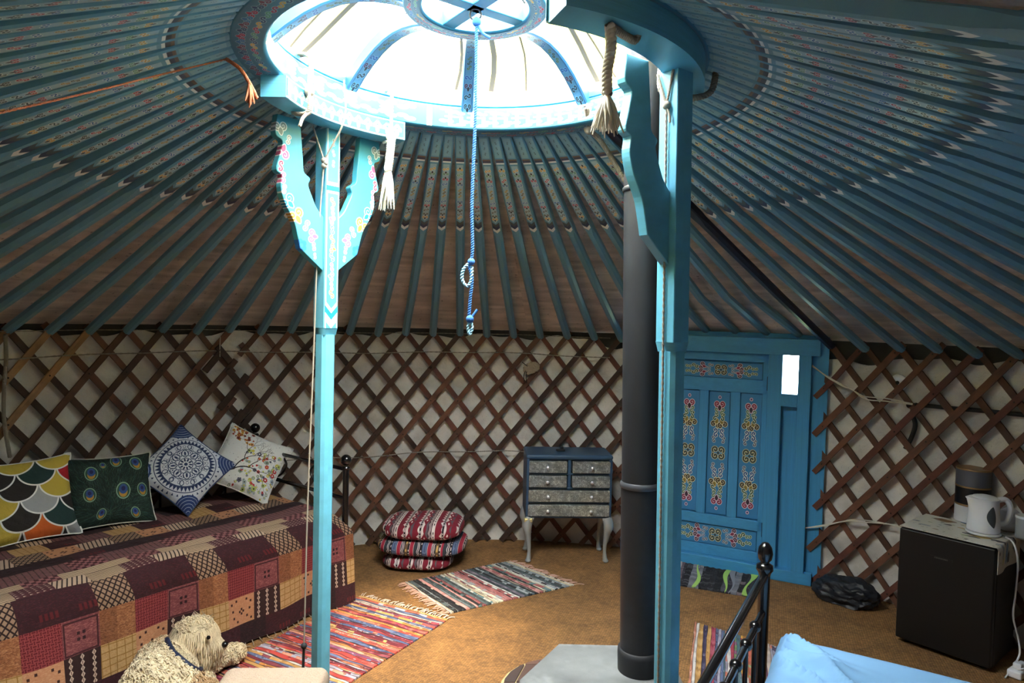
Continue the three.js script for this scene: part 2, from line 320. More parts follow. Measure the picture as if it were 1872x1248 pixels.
  part('hinge', [-1, 1].flatMap((s) => [0.3, 1.25].map((y) => cyl(0.008, 0.008, 0.09, s * 0.3, y, 0.012, 8))), M.doorDark, D);
  // outer weather boards so that daylight enters only through the glass
  part('outer_board', [box(1.2, 0.03, 0.06, 0, 1.56, -0.06, 0), ...[-1, 1].map((s) => box(0.05, 1.56, 0.12, s * 0.622, 0.78, -0.05, 0))], M.doorBlue, D);
}

// ------------------------------------------------------------------ lattice
const woods = [[86, 58, 42], [70, 48, 36], [104, 68, 50], [60, 42, 33], [96, 56, 44], [150, 116, 82]].map((c) => std({ map: grain(128, c, 0.22, 3, 16), roughness: 0.72 }));
const SLOPE = 1.24, STEP = ROUND / 91, S0 = 4.588;
M.rivet = std({ color: 0x241a14, roughness: 0.6 });
function latticeSection(label, a, b, tone, group) {
  const L = thing('lattice_section', label, 'lattice', [0, 0, 0], 0, group);
  const y0 = 0.012, y1 = 1.55, run = (y1 - y0) / SLOPE, riv = [];
  const slat = (base, dir, lay) => {                                  // base: arc place at the foot
    let ya = y0, yb = y1 - rr(0, 0.02);
    const sAt = (y) => base + dir * (y - y0) / SLOPE;
    const cut = (lim, over) => { const y = y0 + (lim - base) / dir * SLOPE; if ((dir > 0) === over) yb = Math.min(yb, y); else ya = Math.max(ya, y); };
    cut(b + rr(-0.03, 0.0), true); cut(a + rr(0.0, 0.03), false);
    if (yb - ya < 0.12) return;
    const n = 7, w = 0.034 + rr(-0.003, 0.004), th = 0.012, off = lay ? -0.006 : 0.009, wob = rr(-0.006, 0.006), ph = rr(0, 6);
    const p = [], uv = [], ix = [];
    for (let i = 0; i <= n; i++) {
      const y = lerp(ya, yb, i / n), s = sAt(y) + wob * Math.sin(i * 0.9 + ph), k = 1 / Math.hypot(1, SLOPE), hw = w / 2;
      for (const [q, o] of [[-1, -1], [1, -1], [1, 1], [-1, 1]]) { const v = onWall(s + q * hw * SLOPE * k, y - q * hw * dir * k, off + o * th / 2); p.push(v.x, v.y, v.z); uv.push(q * 0.1 + ph, y * 1.3 + ph); }
    }
    for (let i = 0; i < n; i++) for (let k = 0; k < 4; k++) { const A = i * 4 + k, B = i * 4 + (k + 1) % 4; ix.push(A, B, A + 4, B, B + 4, A + 4); }
    ix.push(0, 2, 1, 0, 3, 2); const e = n * 4; ix.push(e, e + 1, e + 2, e, e + 2, e + 3);
    const g = new THREE.BufferGeometry(); g.setAttribute('position', new THREE.Float32BufferAttribute(p, 3)); g.setAttribute('uv', new THREE.Float32BufferAttribute(uv, 2)); g.setIndex(ix);
    const flat = g.toNonIndexed(); flat.computeVertexNormals();
    part('slat', flat, tone(base, dir), L);
    if (lay) for (let k = 0; k < 7; k++) { const y = ya + 0.06 + k * STEP * SLOPE; if (y < yb - 0.02) { const v = onWall(sAt(y), y, -0.014); riv.push(new THREE.SphereGeometry(0.0045, 6, 4).translate(v.x, v.y, v.z)); } }
  };
  const first = Math.ceil((a - run - S0) / STEP) - 1, last = Math.floor((b + run - S0) / STEP) + 1;
  for (let k = first; k <= last; k++) {
    const top = S0 + k * STEP;                                        // both slats meet just below a pole foot
    slat(top + run - 0.03, -1, true); slat(top - run + 0.03, 1, false);
  }
  if (riv.length) { const m = part('rivet', riv, M.rivet, L); m.userData.kind = 'stuff'; }
  return L;
}
const brown = (base, dir) => woods[Math.floor(hash(Math.round(base * 50), dir + 5) * 4)];
latticeSection('reddish brown wooden lattice between the blue door and the black fridge', -1.6, DOOR.s0 - 0.03, (b, d) => (d < 0 ? woods[hash(Math.round(b * 40), 3) < 0.5 ? 4 : 2] : woods[hash(Math.round(b * 40), 9) < 0.6 ? 0 : 2]));
latticeSection('dark brown wooden lattice behind the chest of drawers', DOOR.s1 + 0.05, 6.27, (b, d) => (d > 0 && b < 4.2 ? woods[4] : brown(b, d)));
{
  const L = latticeSection('brown wooden lattice behind the daybed with doubled broken slats at its joint', 6.27, 10.5, (b, d) => (d < 0 && b > 8.15 && b < 8.7 ? woods[5] : brown(b, d)));
  for (const [s, y, dir, len] of [[6.42, 1.32, -1, 0.17], [6.3, 1.12, -1, 0.27], [6.24, 0.97, -1, 0.26], [6.26, 1.17, 1, 0.24], [6.3, 0.92, -1, 0.2], [6.36, 1.36, 1, 0.13]]) {
    const a = onWall(s, y, -0.022), h = len / 2 / Math.hypot(1, SLOPE), A = onWall(s - dir * h, y - h * SLOPE, -0.024), B = onWall(s + dir * h, y + h * SLOPE, -0.024), d = B.clone().sub(A);
    const g = box(0.04, d.length(), 0.014, 0, 0, 0, 0.003), m = part('slat', g, woods[3], L);
    m.position.copy(A.add(B).multiplyScalar(0.5)); const n = V(WX - a.x, 0, -a.z).normalize(), y2 = d.normalize(), x2 = y2.clone().cross(n).normalize();
    m.quaternion.setFromRotationMatrix(new THREE.Matrix4().makeBasis(x2, y2, x2.clone().cross(y2)));
  }
}

// ------------------------------------------------------------------ roof poles
const stripTexture = (k) => canvasTexture(192, 1536, (c, w, h) => {    // left half: the painted under face, 0.80 m long, crown end at the bottom; right half: plain paint
  const Y = (m) => h - m / 0.8 * h, W = 92;
  const base = '#6899b0', pale = '#a4c2cb';
  c.fillStyle = base; c.fillRect(0, 0, w, h);
  for (let i = 0; i < 500; i++) { c.fillStyle = `rgba(${rnd() < 0.5 ? '20,60,80' : '130,180,190'},0.05)`; c.fillRect(rr(0, w), rr(0, h), rr(1, 5), rr(20, 160)); }
  c.fillStyle = '#86afb8'; c.fillRect(8, Y(0.16), W - 16, Y(0.03) - Y(0.16));
  for (const m of [0.06, 0.095, 0.13]) wave(c, W / 2, Y(m), 24, Math.PI / 2, '#33505c', '#9fc0c4', k % 2 ? 1 : -1);
  c.fillStyle = '#3c4257'; c.fillRect(0, Y(0.193), W, Y(0.168) - Y(0.193)); c.fillStyle = '#6e5a4c'; c.fillRect(0, Y(0.178), W, Y(0.168) - Y(0.178));
  c.fillStyle = '#e9ece8'; c.fillRect(0, Y(0.203), W, Y(0.193) - Y(0.203));
  c.fillStyle = pale; c.beginPath(); c.moveTo(12, Y(0.215)); c.lineTo(W - 12, Y(0.215)); c.lineTo(W - 12, Y(0.645)); c.lineTo(W / 2, Y(0.672)); c.lineTo(12, Y(0.645)); c.fill();
  const cols = [[0.25, INK.gold], [0.285, INK.green], [0.325, INK.red], [0.362, INK.blue], [0.5, INK.blue], [0.535, INK.red], [0.572, '#2f4650'], [0.607, '#3a4a48'], [0.635, INK.gold]];
  for (const [m, col] of cols) (Math.round(m * 1000) + k) % 2 ? scroll(c, W / 2, Y(m), 38, Math.PI * (m > 0.45 ? 1 : 0), col, '#dfe6e0', INK.dark) : wave(c, W / 2, Y(m), 46, rr(0.2, 0.9), col, '#eaf0ea', k % 2 ? 1 : -1);
  for (const [m, a] of [[0.405, 0.7], [0.43, 0.75], [0.455, 0.7]]) { wave(c, W / 2, Y(m), 34, a, m === 0.43 ? INK.dark : '#a8843c', '#e4dcb4'); }
  const chev = (m0, m1, col) => { c.fillStyle = col; c.beginPath(); c.moveTo(0, Y(m0)); c.lineTo(W / 2, Y(m0 + 0.024)); c.lineTo(W, Y(m0)); c.lineTo(W, Y(m1)); c.lineTo(W / 2, Y(m1 + 0.024)); c.lineTo(0, Y(m1)); c.fill(); };
  chev(0.66, 0.685, '#46504f'); chev(0.685, 0.712, '#2b3550'); chev(0.712, 0.738, '#eef0ec');
});
const poleMats = [0, 1, 2].map((k) => std({ map: stripTexture(k), roughness: 0.33 }));
const POLE_LABEL = 'painted teal roof pole with scroll band and white chevron between crown and lattice';
const poleUp = V(0, 1, 0);
for (let k = -44; k <= 46; k++) {
  const s = ((S0 + k * STEP) % ROUND + ROUND) % ROUND, t = angleAt(s), deg = t * 180 / Math.PI;
  if (deg > 236 && deg < 304) continue;                              // behind and above the camera, out of the picture
  const foot = onWall(s, POLE_FOOT_Y + rr(-0.008, 0.008), -0.012), ta = t + rr(-0.006, 0.006);
  const top = V(CROWN.x + POLE_TOP_R * Math.cos(ta), POLE_TOP_Y, CROWN.z - POLE_TOP_R * Math.sin(ta));
  const len = foot.distanceTo(top), marks = [0, 0.2, 0.4, 0.6, 0.745, 0.8, 0.803, len * 0.7, len + 0.02], path = marks.map((m) => top.clone().lerp(foot, m / len)), bow = rr(0, 0.012);
  path.forEach((p, i) => { p.y -= bow * Math.sin(Math.PI * Math.min(1, marks[i] / len)); });
  const overDoor = s > DOOR.s0 - 0.03 && s < DOOR.s1 + 0.03, navy = Math.abs(s - 2.255) < 0.06;
  if (overDoor) path[path.length - 1].y = Math.max(path[path.length - 1].y, 1.575);
  const g = bar(path, () => poleUp, (i) => (i < 5 ? [0.047, 0.04, 0.005] : i === 5 ? [0.046, 0.042, 0.011] : [0.05, 0.046, 0.0138]), (i) => (marks[i] < 0.79 ? marks[i] / 0.8 : i === 5 ? 0.999 : null));
  const m = single('roof_pole', g, navy ? M.poleNavy : poleMats[((k % 3) + 3) % 3], navy ? 'plain dark navy roof pole above the edge of the blue door' : POLE_LABEL, 'roof pole', navy ? undefined : 'painted roof poles');
}

// ------------------------------------------------------------------ crown
{
  const R = thing('roof_skylight', 'round turquoise painted crown ring with curved spokes at the top of the roof', 'roof crown', [CROWN.x, 0, CROWN.z]);
  const y0 = 2.41, y1 = 2.505;
  const ringProfile = (ri, ro, a, b, c = 0.006) => [[ri, a + c], [ri + c, a], [ro - c, a], [ro, a + c], [ro, b - c], [ro - c, b], [ri + c, b], [ri, b - c], [ri, a + c]];
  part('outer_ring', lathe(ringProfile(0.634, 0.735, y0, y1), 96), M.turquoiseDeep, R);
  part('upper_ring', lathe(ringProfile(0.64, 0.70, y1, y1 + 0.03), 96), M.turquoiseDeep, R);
  const key = canvasTexture(2048, 256, (c, w, h) => {
    c.fillStyle = '#1a687e'; c.fillRect(0, 0, w, h);
    const half = w / 2;
    // one half: fretwork with curls; the other half: cloud scrolls between pointed ends
    c.strokeStyle = '#a9ad92'; c.lineWidth = 16; c.lineJoin = 'miter';
    for (let x = 30; x < half - 40; x += 96) { c.beginPath(); c.moveTo(x, 46); c.lineTo(x + 44, 46); c.lineTo(x + 44, 210); c.lineTo(x + 92, 210); c.lineTo(x + 92, 120); c.lineTo(x + 20, 120); c.stroke(); }
    for (let x = 60, i = 0; x < half - 30; x += 48, i++) { wave(c, x, i % 2 ? 74 : 170, 40, 0.3, [INK.blue, INK.teal, INK.pink, INK.green][i % 4], '#f0f2e8', i % 2 ? 1 : -1); wave(c, x + 14, i % 2 ? 200 : 70, 26, 0, [INK.blue, INK.cream, INK.teal, INK.pink][i % 4], '#f0f2e8'); }
    c.fillStyle = '#d9cfa6'; c.fillRect(half - 28, 0, 22, h); c.fillRect(w - 26, 0, 22, h); c.fillStyle = '#7a7466'; c.fillRect(half - 20, 20, 5, h - 40); c.fillRect(w - 18, 20, 5, h - 40);
    for (let x = half + 70, i = 0; x < w - 60; x += 84, i++) { const col = [INK.blue, INK.pink, INK.gold, INK.teal, INK.green][i % 5]; for (const e of [-1, 1]) wave(c, x, 128 + e * 56, 56, e * 0.35, col, '#eef4f0', e); if (i % 2) scroll(c, x + 4, 128, 40, Math.PI / 2, col, '#eef4f0'); }
    c.fillStyle = '#b9c4b4'; c.fillRect(0, 0, w, 12); c.fillRect(0, h - 12, w, 12);
  }, true);
  const band = lathe([[0.6335, y0 + 0.006], [0.631, y0 + 0.008], [0.631, y1 - 0.008], [0.6335, y1 - 0.006]], 96);
  { const uv = band.attributes.uv, p = band.attributes.position; for (let i = 0; i < p.count; i++) uv.setXY(i, 0.105 - 2 * uv.getX(i), (p.getY(i) - y0) / (y1 - y0)); }
  part('inner_band', band, std({ map: key, roughness: 0.45 }), R).userData.label = 'pale turquoise band painted with fretwork and cloud scrolls';
  const under = canvasTexture(2048, 128, (c, w, h) => { c.fillStyle = '#4a7a92'; c.fillRect(0, 0, w, h); for (let x = 20, i = 0; x < w; x += 40, i++) { scroll(c, x, 44, 26, Math.PI, [INK.red, INK.blue, '#7a3b54', INK.navy][i % 4], '#8fb0b8'); wave(c, x + 18, 92, 30, 0.2, [INK.navy, INK.gold, INK.red, INK.green][i % 4], '#8fb0b8'); } }, true);
  const an = sheet(96, 1, (u, v) => { const a = u * 2 * Math.PI, r = lerp(0.642, 0.727, v); return [r * Math.cos(a), y0 - 0.0015, r * Math.sin(a), u * 2, v]; });
  part('underside_panel', an, std({ map: under, roughness: 0.5 }), R).userData.label = 'underside painted with small red and blue curls';
  const hub = 2.62, shadedSpokeMat = std({ map: poleMats[0].map, color: 0x5f8fb4, roughness: 0.45 });  // spokes tinted darker, their backlit shade put into the colour
  part('hub_ring', lathe(ringProfile(0.172, 0.235, hub, hub + 0.062), 48), M.turquoiseDeep, R);  // hub and cross bars take a deeper turquoise with backlit shade painted in
  const hubUnder = sheet(48, 1, (u, v) => { const a = u * 2 * Math.PI, r = lerp(0.18, 0.228, v); return [r * Math.cos(a), hub - 0.0015, r * Math.sin(a), u * 0.5, v]; });
  part('hub_panel', hubUnder, std({ map: under, roughness: 0.5 }), R);
  for (const a of [0.62, 0.62 + Math.PI / 2]) {
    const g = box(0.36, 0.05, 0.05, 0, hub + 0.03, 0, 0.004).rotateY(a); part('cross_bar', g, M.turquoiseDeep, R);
  }
  part('hub_eye', [new THREE.TorusGeometry(0.018, 0.003, 6, 20).translate(0, hub - 0.012, 0)], M.blackMatt, R);
  for (let k = 0; k < 8; k++) {
    const a = (96 + 45 * k) * Math.PI / 180, dir = V(Math.cos(a), 0, -Math.sin(a)), path = [];
    for (let i = 0; i <= 8; i++) { const q = i / 8, r = lerp(0.215, 0.655, q), y = hub + 0.025 - 0.15 * (q ** 2.1) + 0.03 * Math.sin(Math.PI * q); path.push(dir.clone().multiplyScalar(r).setY(y)); }
    part('spoke', bar(path, () => poleUp, () => [0.05, 0.05, 0.005], (i) => 0.27 + i / 8 * 0.52), shadedSpokeMat, R);
  }
  // weather cover stretched over the crown: clear sheet in the middle, cream canvas rim, straps
  const dome = (r) => 2.53 + 0.26 * (1 - (r / 0.86) ** 2) ** 0.75;
  const C = structure('window_1'); C.position.set(CROWN.x, 0, CROWN.z);       // the glazing of the crown
  part('clear_sheet', sheet(64, 8, (u, v) => { const a = u * 2 * Math.PI, r = lerp(0.001, 0.62 + 0.02 * Math.sin(a * 5), v); return [r * Math.cos(a), dome(r) + 0.05, r * Math.sin(a)]; }), phys({ color: 0xffffff, transmission: 1, roughness: 0, thickness: 0, ior: 1.2 }), C);
  const rimMat = phys({ color: 0xe6d05a, transmission: 0.12, roughness: 1, thickness: 0 });
  part('canvas_rim', sheet(96, 4, (u, v) => { const a = u * 2 * Math.PI, wob = 0.02 * Math.sin(a * 7) + 0.03 * Math.sin(a * 3 + 1), r = lerp(0.545 + wob, 0.86, v); return [r * Math.cos(a), dome(Math.min(r, 0.855)) + 0.055, r * Math.sin(a)]; }), rimMat, C);
  for (const [a, w] of [[100, 0.012], [88, 0.022], [76, 0.008], [128, 0.014], [150, 0.02], [155, 0.008], [52, 0.02], [46, 0.008], [62, 0.008], [178, 0.014], [20, 0.012], [205, 0.012]]) {
    const t = a * Math.PI / 180, pts = []; for (let i = 0; i <= 8; i++) { const r = lerp(0.12, 0.8, i / 8), q = t + 0.03 * Math.sin(i * 0.8 + a); pts.push(V(r * Math.cos(q), dome(r) + 0.04, -r * Math.sin(q))); }
    part('strap', bar(pts, () => poleUp, () => [w, 0.003, 0.0008], () => null), std({ color: 0x3a3936, roughness: 0.9 }), C);
  }
}

// ------------------------------------------------------------------ the two crown posts
const petalTexture = canvasTexture(1024, 128, (c, w, h) => {
  c.fillStyle = '#20718a'; c.fillRect(0, 0, w, h); c.fillStyle = '#e8ece4'; c.fillRect(0, h - 9, w, 9); c.fillRect(0, 0, w, 6);
  for (let x = 40; x < w; x += 72) { c.strokeStyle = '#eef2ee'; c.lineWidth = 16; c.beginPath(); c.ellipse(x, 78, 24, 40, 0, Math.PI, 0); c.stroke(); c.strokeStyle = '#4786a8'; c.lineWidth = 7; c.stroke(); for (const e of [-1, 0, 1]) { c.beginPath(); c.arc(x + e * 20, e ? 58 : 34, 13, 0, 7); c.strokeStyle = '#4786a8'; c.lineWidth = 5; c.stroke(); } c.fillStyle = '#f2f2ee'; c.beginPath(); c.ellipse(x, 88, 13, 26, 0, 0, 7); c.fill(); c.fillStyle = INK.pink; c.beginPath(); c.ellipse(x, 92, 8, 18, 0, 0, 7); c.fill(); }
});
const postFace = canvasTexture(128, 1536, (c, w, h) => {               // painted head of a post, 0.76 m, top at v = 1
  c.fillStyle = '#4aa6bc'; c.fillRect(0, 0, w, h); const Y = (m) => m / 0.76 * h;
  c.fillStyle = '#e8ecea'; c.fillRect(0, 0, 8, h); c.fillRect(w - 8, 0, 8, h);
  for (const [m, f] of [[0.05, 1], [0.09, -1], [0.13, 1]]) wave(c, w / 2, Y(m), 36, 1.4, '#57777a', '#cfe6e4', f);
  c.fillStyle = '#d9c694'; c.fillRect(0, Y(0.2), w, Y(0.014)); c.fillStyle = '#1f7fae'; c.fillRect(0, Y(0.214), w, Y(0.02)); c.fillStyle = '#f4f4f0'; c.fillRect(0, Y(0.234), w, Y(0.009));
  [[0.275, INK.gold], [0.31, INK.green], [0.345, INK.pink], [0.382, '#1f7fae'], [0.418, INK.gold], [0.452, INK.gold], [0.487, '#1f7fae'], [0.525, INK.pink], [0.562, INK.green], [0.6, INK.cream], [0.63, INK.gold]].forEach(([m, col], i) => { i % 3 === 2 ? scroll(c, w / 2, Y(m), 40, i, col, '#f2f6f2') : wave(c, w / 2, Y(m), 46, 1.2, col, '#f2f6f2', i % 2 ? 1 : -1); });
  const chev = (m, d, col) => { c.fillStyle = col; c.beginPath(); c.moveTo(0, Y(m)); c.lineTo(w / 2, Y(m + 0.03)); c.lineTo(w, Y(m)); c.lineTo(w, Y(m + d)); c.lineTo(w / 2, Y(m + d + 0.03)); c.lineTo(0, Y(m + d)); c.fill(); };
  chev(0.655, 0.018, '#d9c694'); chev(0.673, 0.026, '#1f7fae'); chev(0.699, 0.032, '#f6f6f4');
});
const bracketTexture = canvasTexture(512, 1024, (c, w, h) => {          // laid over 0.26 m x 0.54 m, post side at u = 0
  c.fillStyle = '#4aa8bd'; c.fillRect(0, 0, w, h);
  const at = (x, y) => [x / 0.26 * w, h - y / 0.54 * h];
  const put = (x, y, s, a, col, kind) => { const [X, Y] = at(x, y); kind ? scroll(c, X, Y, s, a, col, '#f4f6f4') : wave(c, X, Y, s, a, col, '#f4f6f4', kind === 0 ? 1 : -1); };
  for (const [x, y, s, a, col, kd] of [[0.19, 0.5, 58, 0.2, '#8fa2a0', 1], [0.155, 0.46, 44, 1.1, '#8fa2a0', 0], [0.18, 0.41, 62, 2.8, INK.pink, 1], [0.185, 0.36, 52, 1.3, INK.red, 0], [0.175, 0.32, 52, 1.3, INK.pink, 0], [0.17, 0.28, 44, 1.2, '#a9aeb4', 0], [0.155, 0.24, 62, 0.9, '#1f7fae', 1], [0.12, 0.195, 68, 0.6, INK.gold, 1], [0.075, 0.16, 54, 0.9, INK.green, 0], [0.05, 0.125, 52, 1.5, INK.pink, 1], [0.04, 0.085, 40, 1.5, INK.pink, 0], [0.035, 0.05, 30, 1.5, INK.pink, 0]]) put(x, y, s, a, col, kd);
  const [X, Y] = at(0.095, 0.085); flowerMark(c, X, Y, 46, '#2f74c4', '#3f84d0');
});
function crownPost(label, x, z, turn, sides, beam, plain, tilt = 0) {
  const P = thing('crown_post', label, 'post', [x, 0, z], turn);
  P.rotateOnWorldAxis(V(0, 0, 1), tilt);
  const sq = (w, y0, y1, ch) => { const h = w / 2; return plate([[-h + ch, -h], [h - ch, -h], [h, -h + ch], [h, h - ch], [h - ch, h], [-h + ch, h], [-h, h - ch], [-h, -h + ch]], y1 - y0, 0).rotateX(-Math.PI / 2).translate(0, (y0 + y1) / 2, 0); };
  const neck = lathe([[0.0395, 0], [0.0465, 0.03]], 4).rotateY(Math.PI / 4).translate(0, 1.55, 0);
  part('shaft', [sq(0.06, 0.03, 1.552, 0.011), neck, box(0.09, 0.03, 0.09, 0, 0.015, 0)], M.turquoise, P);
  part('head', [sq(0.066, 1.578, 2.338, 0.002)], M.turquoise, P);
  for (const s of [1]) { const g = box(0.056, 0.76, 0.002, 0, 1.958, s * 0.034, 0); uvBox(g, -0.028, 0.028, 1.578, 2.338); part('painted_face', g, std({ map: postFace, roughness: 0.42 }), P).userData.label = 'strip painted with flowers and chevrons'; }
  for (const s of sides) {
    const inner = [[0.0, 0.20], [0.03, 0.23], [0.052, 0.27], [0.07, 0.315], [0.062, 0.335], [0.088, 0.355], [0.094, 0.40], [0.1, 0.46], [0.108, 0.54]], outer = [[0.2, 0.54], [0.205, 0.47], [0.178, 0.452], [0.188, 0.40], [0.2, 0.345], [0.178, 0.33], [0.182, 0.29], [0.165, 0.235], [0.125, 0.17], [0.108, 0.115], [0.098, 0.075]];
    const o = [...curveOutline(inner, 40), ...curveOutline(outer, 48), [0.0, 0.0]];
    if (plain) for (const q of o) q[0] *= 0.88;
    const g = uvBox(plate(s < 0 ? o.map(([a, b]) => [-a, b]).reverse() : o, 0.032, 0.002), 0, s * 0.26, 0, 0.54);
    g.translate(s * 0.0335, 1.8, 0.006);
    part('bracket', g, plain ? M.turquoise : std({ map: bracketTexture, roughness: 0.42 }), P);
  }
  { // curved cap beam under the ring, in the post's own axes
    const [a0, a1, ri, ro] = beam, inv = P.matrixWorld.clone(); P.updateMatrixWorld(); inv.copy(P.matrixWorld).invert();
    const y0 = 2.338, y1 = 2.4085, f = (u, v, side) => { const a = lerp(a0, a1, u) * Math.PI / 180, r = side ? ro : ri; return [CROWN.x + r * Math.cos(a), lerp(y0, y1, v), CROWN.z + r * Math.sin(a), u, v]; };
    part('cap_beam', slab(32, 1, f).applyMatrix4(inv), M.turquoise, P);
    part('painted_beam_face', slab(32, 1, (u, v, s) => { const a = lerp(a0 + 0.5, a1 - 0.5, u) * Math.PI / 180, r = ri - (s ? 0 : 0.002); return [CROWN.x + r * Math.cos(a), lerp(y0 + 0.002, y1 - 0.002, v), CROWN.z + r * Math.sin(a), u, v]; }).applyMatrix4(inv), std({ map: petalTexture, roughness: 0.42 }), P).userData.label = 'row of painted lotus petals';
  }
  return P;
}
crownPost('turquoise painted crown post with two curved brackets beside the daybed', -0.95, -0.45, 0.905, [-1, 1], [-178, -120, 0.615, 0.70]);
crownPost('turquoise crown post with one curved bracket in front of the black stove pipe', 0.264, 0.25, Math.PI + 0.645, [1], [70, 4, 0.615, 0.72], true, 0.016);

// ------------------------------------------------------------------ stove, flue, hearth
{
  const F = thing('stove_pipe', 'tall matt black stove pipe rising through the crown', 'stove pipe', [0.242, 0.445, -0.084]);
  F.rotation.z = 0.023;                                              // it leans a little
  part('lower_length', cyl(0.0655, 0.0655, 0.62, 0, 0.33, 0, 40), M.pipe, F);
  part('upper_length', cyl(0.0635, 0.0635, 2.4, 0, 1.82, 0, 40), M.pipe, F);
  part('collar', lathe([[0.064, 0], [0.0725, 0.0], [0.0735, 0.06], [0.0725, 0.074], [0.064, 0.078]], 40), M.blackMatt, F);
  part('joint_ring', [lathe([[0.064, 0.628], [0.069, 0.63], [0.0695, 0.642], [0.064, 0.65]], 40)], std({ color: 0x55575c, roughness: 0.35, metalness: 0.6 }), F);
  part('joint_ring', lathe([[0.062, 1.62], [0.0685, 1.622], [0.0685, 1.634], [0.062, 1.64]], 40), M.pipe, F);
  const top = [[-0.02, -0.25], [0.3, -0.25], [0.37, -0.16], [0.37, 0.17], [-0.165, 0.17], [-0.165, 0.0]].map(([x, y]) => [x, -y]);
  const S = thing('wood_stove', 'low wood stove with ash grey steel top plate under the pipe', 'stove', [0, 0, 0]);
  M.stoveTop = std({ map: rep(dataTexture(512, (x, y) => { const k = 0.9 + (fbm(x / 512 * 6, y / 512 * 6, 6, 5) - 0.5) * 0.34 + (hash(x, y) - 0.5) * 0.05, w = Math.max(0, fbm(x / 512 * 4 + 3, y / 512 * 4 + 7, 4, 5) - 0.57) * 1.2; return [128 * (k + w), 131 * (k + w), 130 * (k + w)]; }), 1.8, 1.8), roughness: 0.5, metalness: 0.15 });
  part('top_plate', plate(top.reverse(), 0.022, 0.003).rotateX(-Math.PI / 2).translate(0, 0.433, 0), M.stoveTop, S);
  part('body', box(0.42, 0.3, 0.32, 0.11, 0.27, -0.02, 0.01), M.blackMatt, S);
  part('stove_door', [box(0.26, 0.2, 0.02, 0.11, 0.27, 0.15, 0.006), rod([0.21, 0.24, 0.168], [0.21, 0.3, 0.168], 0.008)], M.black, S);
  for (const [x, z] of [[-0.06, -0.14], [0.28, -0.14], [-0.06, 0.1], [0.28, 0.1]]) part('leg', cyl(0.018, 0.014, 0.08, x, 0.085, z, 10), M.blackMatt, S);
}
{ // hearth of broken stone slabs in pale mortar, its corners rounded
  const H = thing('stone_hearth', 'low hearth of brown stone slabs with pale joints around the stove', 'hearth', [0, 0, 0]);
  const X0 = -0.235, X1 = 0.47, Z0 = -0.945, Z1 = 0.19, R = 0.27, outline = (m) => { const o = []; for (const [cx, cz, a0] of [[X1 - R, Z1 - R, 0], [X0 + R, Z1 - R, 1], [X0 + R, Z0 + R, 2], [X1 - R, Z0 + R, 3]]) for (let q = 0; q <= 6; q++) { const a = (a0 + q / 6) * Math.PI / 2; o.push([cx + (R - m) * Math.cos(a), cz + (R - m) * Math.sin(a)]); } return o; };
  const lay = (o, h, y, b) => plate(o.map(([x, z]) => [x, -z]).reverse(), h, b).rotateX(-Math.PI / 2).translate(0, y, 0);
  part('mortar', lay(outline(0), 0.034, 0.017, 0.004), std({ color: 0xc2b184, roughness: 1 }), H);
  const clip = (poly, by) => { let out = poly; for (let i = 0; i < by.length && out.length; i++) { const [ax, ay] = by[i], [bx, by2] = by[(i + 1) % by.length], inside = ([x, y]) => (bx - ax) * (y - ay) - (by2 - ay) * (x - ax) >= 0, src = out; out = []; for (let k = 0; k < src.length; k++) { const p = src[k], q = src[(k + 1) % src.length], pi = inside(p), qi = inside(q); if (pi) out.push(p); if (pi !== qi) { const d1 = (bx - ax) * (p[1] - ay) - (by2 - ay) * (p[0] - ax), d2 = (bx - ax) * (q[1] - ay) - (by2 - ay) * (q[0] - ax), t = d1 / (d1 - d2); out.push([p[0] + (q[0] - p[0]) * t, p[1] + (q[1] - p[1]) * t]); } } } return out; };
  const slate = [0x54403a, 0x483833, 0x64483e, 0x443835, 0x6e5145].map((c) => std({ color: c, roughness: 0.6 })), nx = 6, nz = 10, edge = outline(0.012);
  const node = (i, j) => [lerp(X0 - 0.05, X1 + 0.05, (i + (hash(i + 3, j) - 0.5) * 0.55) / nx), lerp(Z0 - 0.05, Z1 + 0.05, (j + (hash(i, j + 9) - 0.5) * 0.55) / nz)];
  let k = 0;
  for (let i = 0; i < nx; i++) for (let j = 0; j < nz; j++) {
    const c = [node(i, j), node(i + 1, j), node(i + 1, j + 1), node(i, j + 1)], m = [0, 1].map((q) => c.reduce((s, p) => s + p[q] / 4, 0)), o = clip(c.map(([x, z]) => [m[0] + (x - m[0]) * 0.93, m[1] + (z - m[1]) * 0.93]), edge);
    if (o.length < 3) continue;
    let area = 0; o.forEach((p, q) => { const n = o[(q + 1) % o.length]; area += p[0] * n[1] - n[0] * p[1]; }); if (Math.abs(area) < 0.002) continue;
    part('stone_slab', lay(o, 0.012, 0.036 + 0.003 * hash(i, j + 3), 0.0015), slate[(k += 3) % 5], H);
  }
}

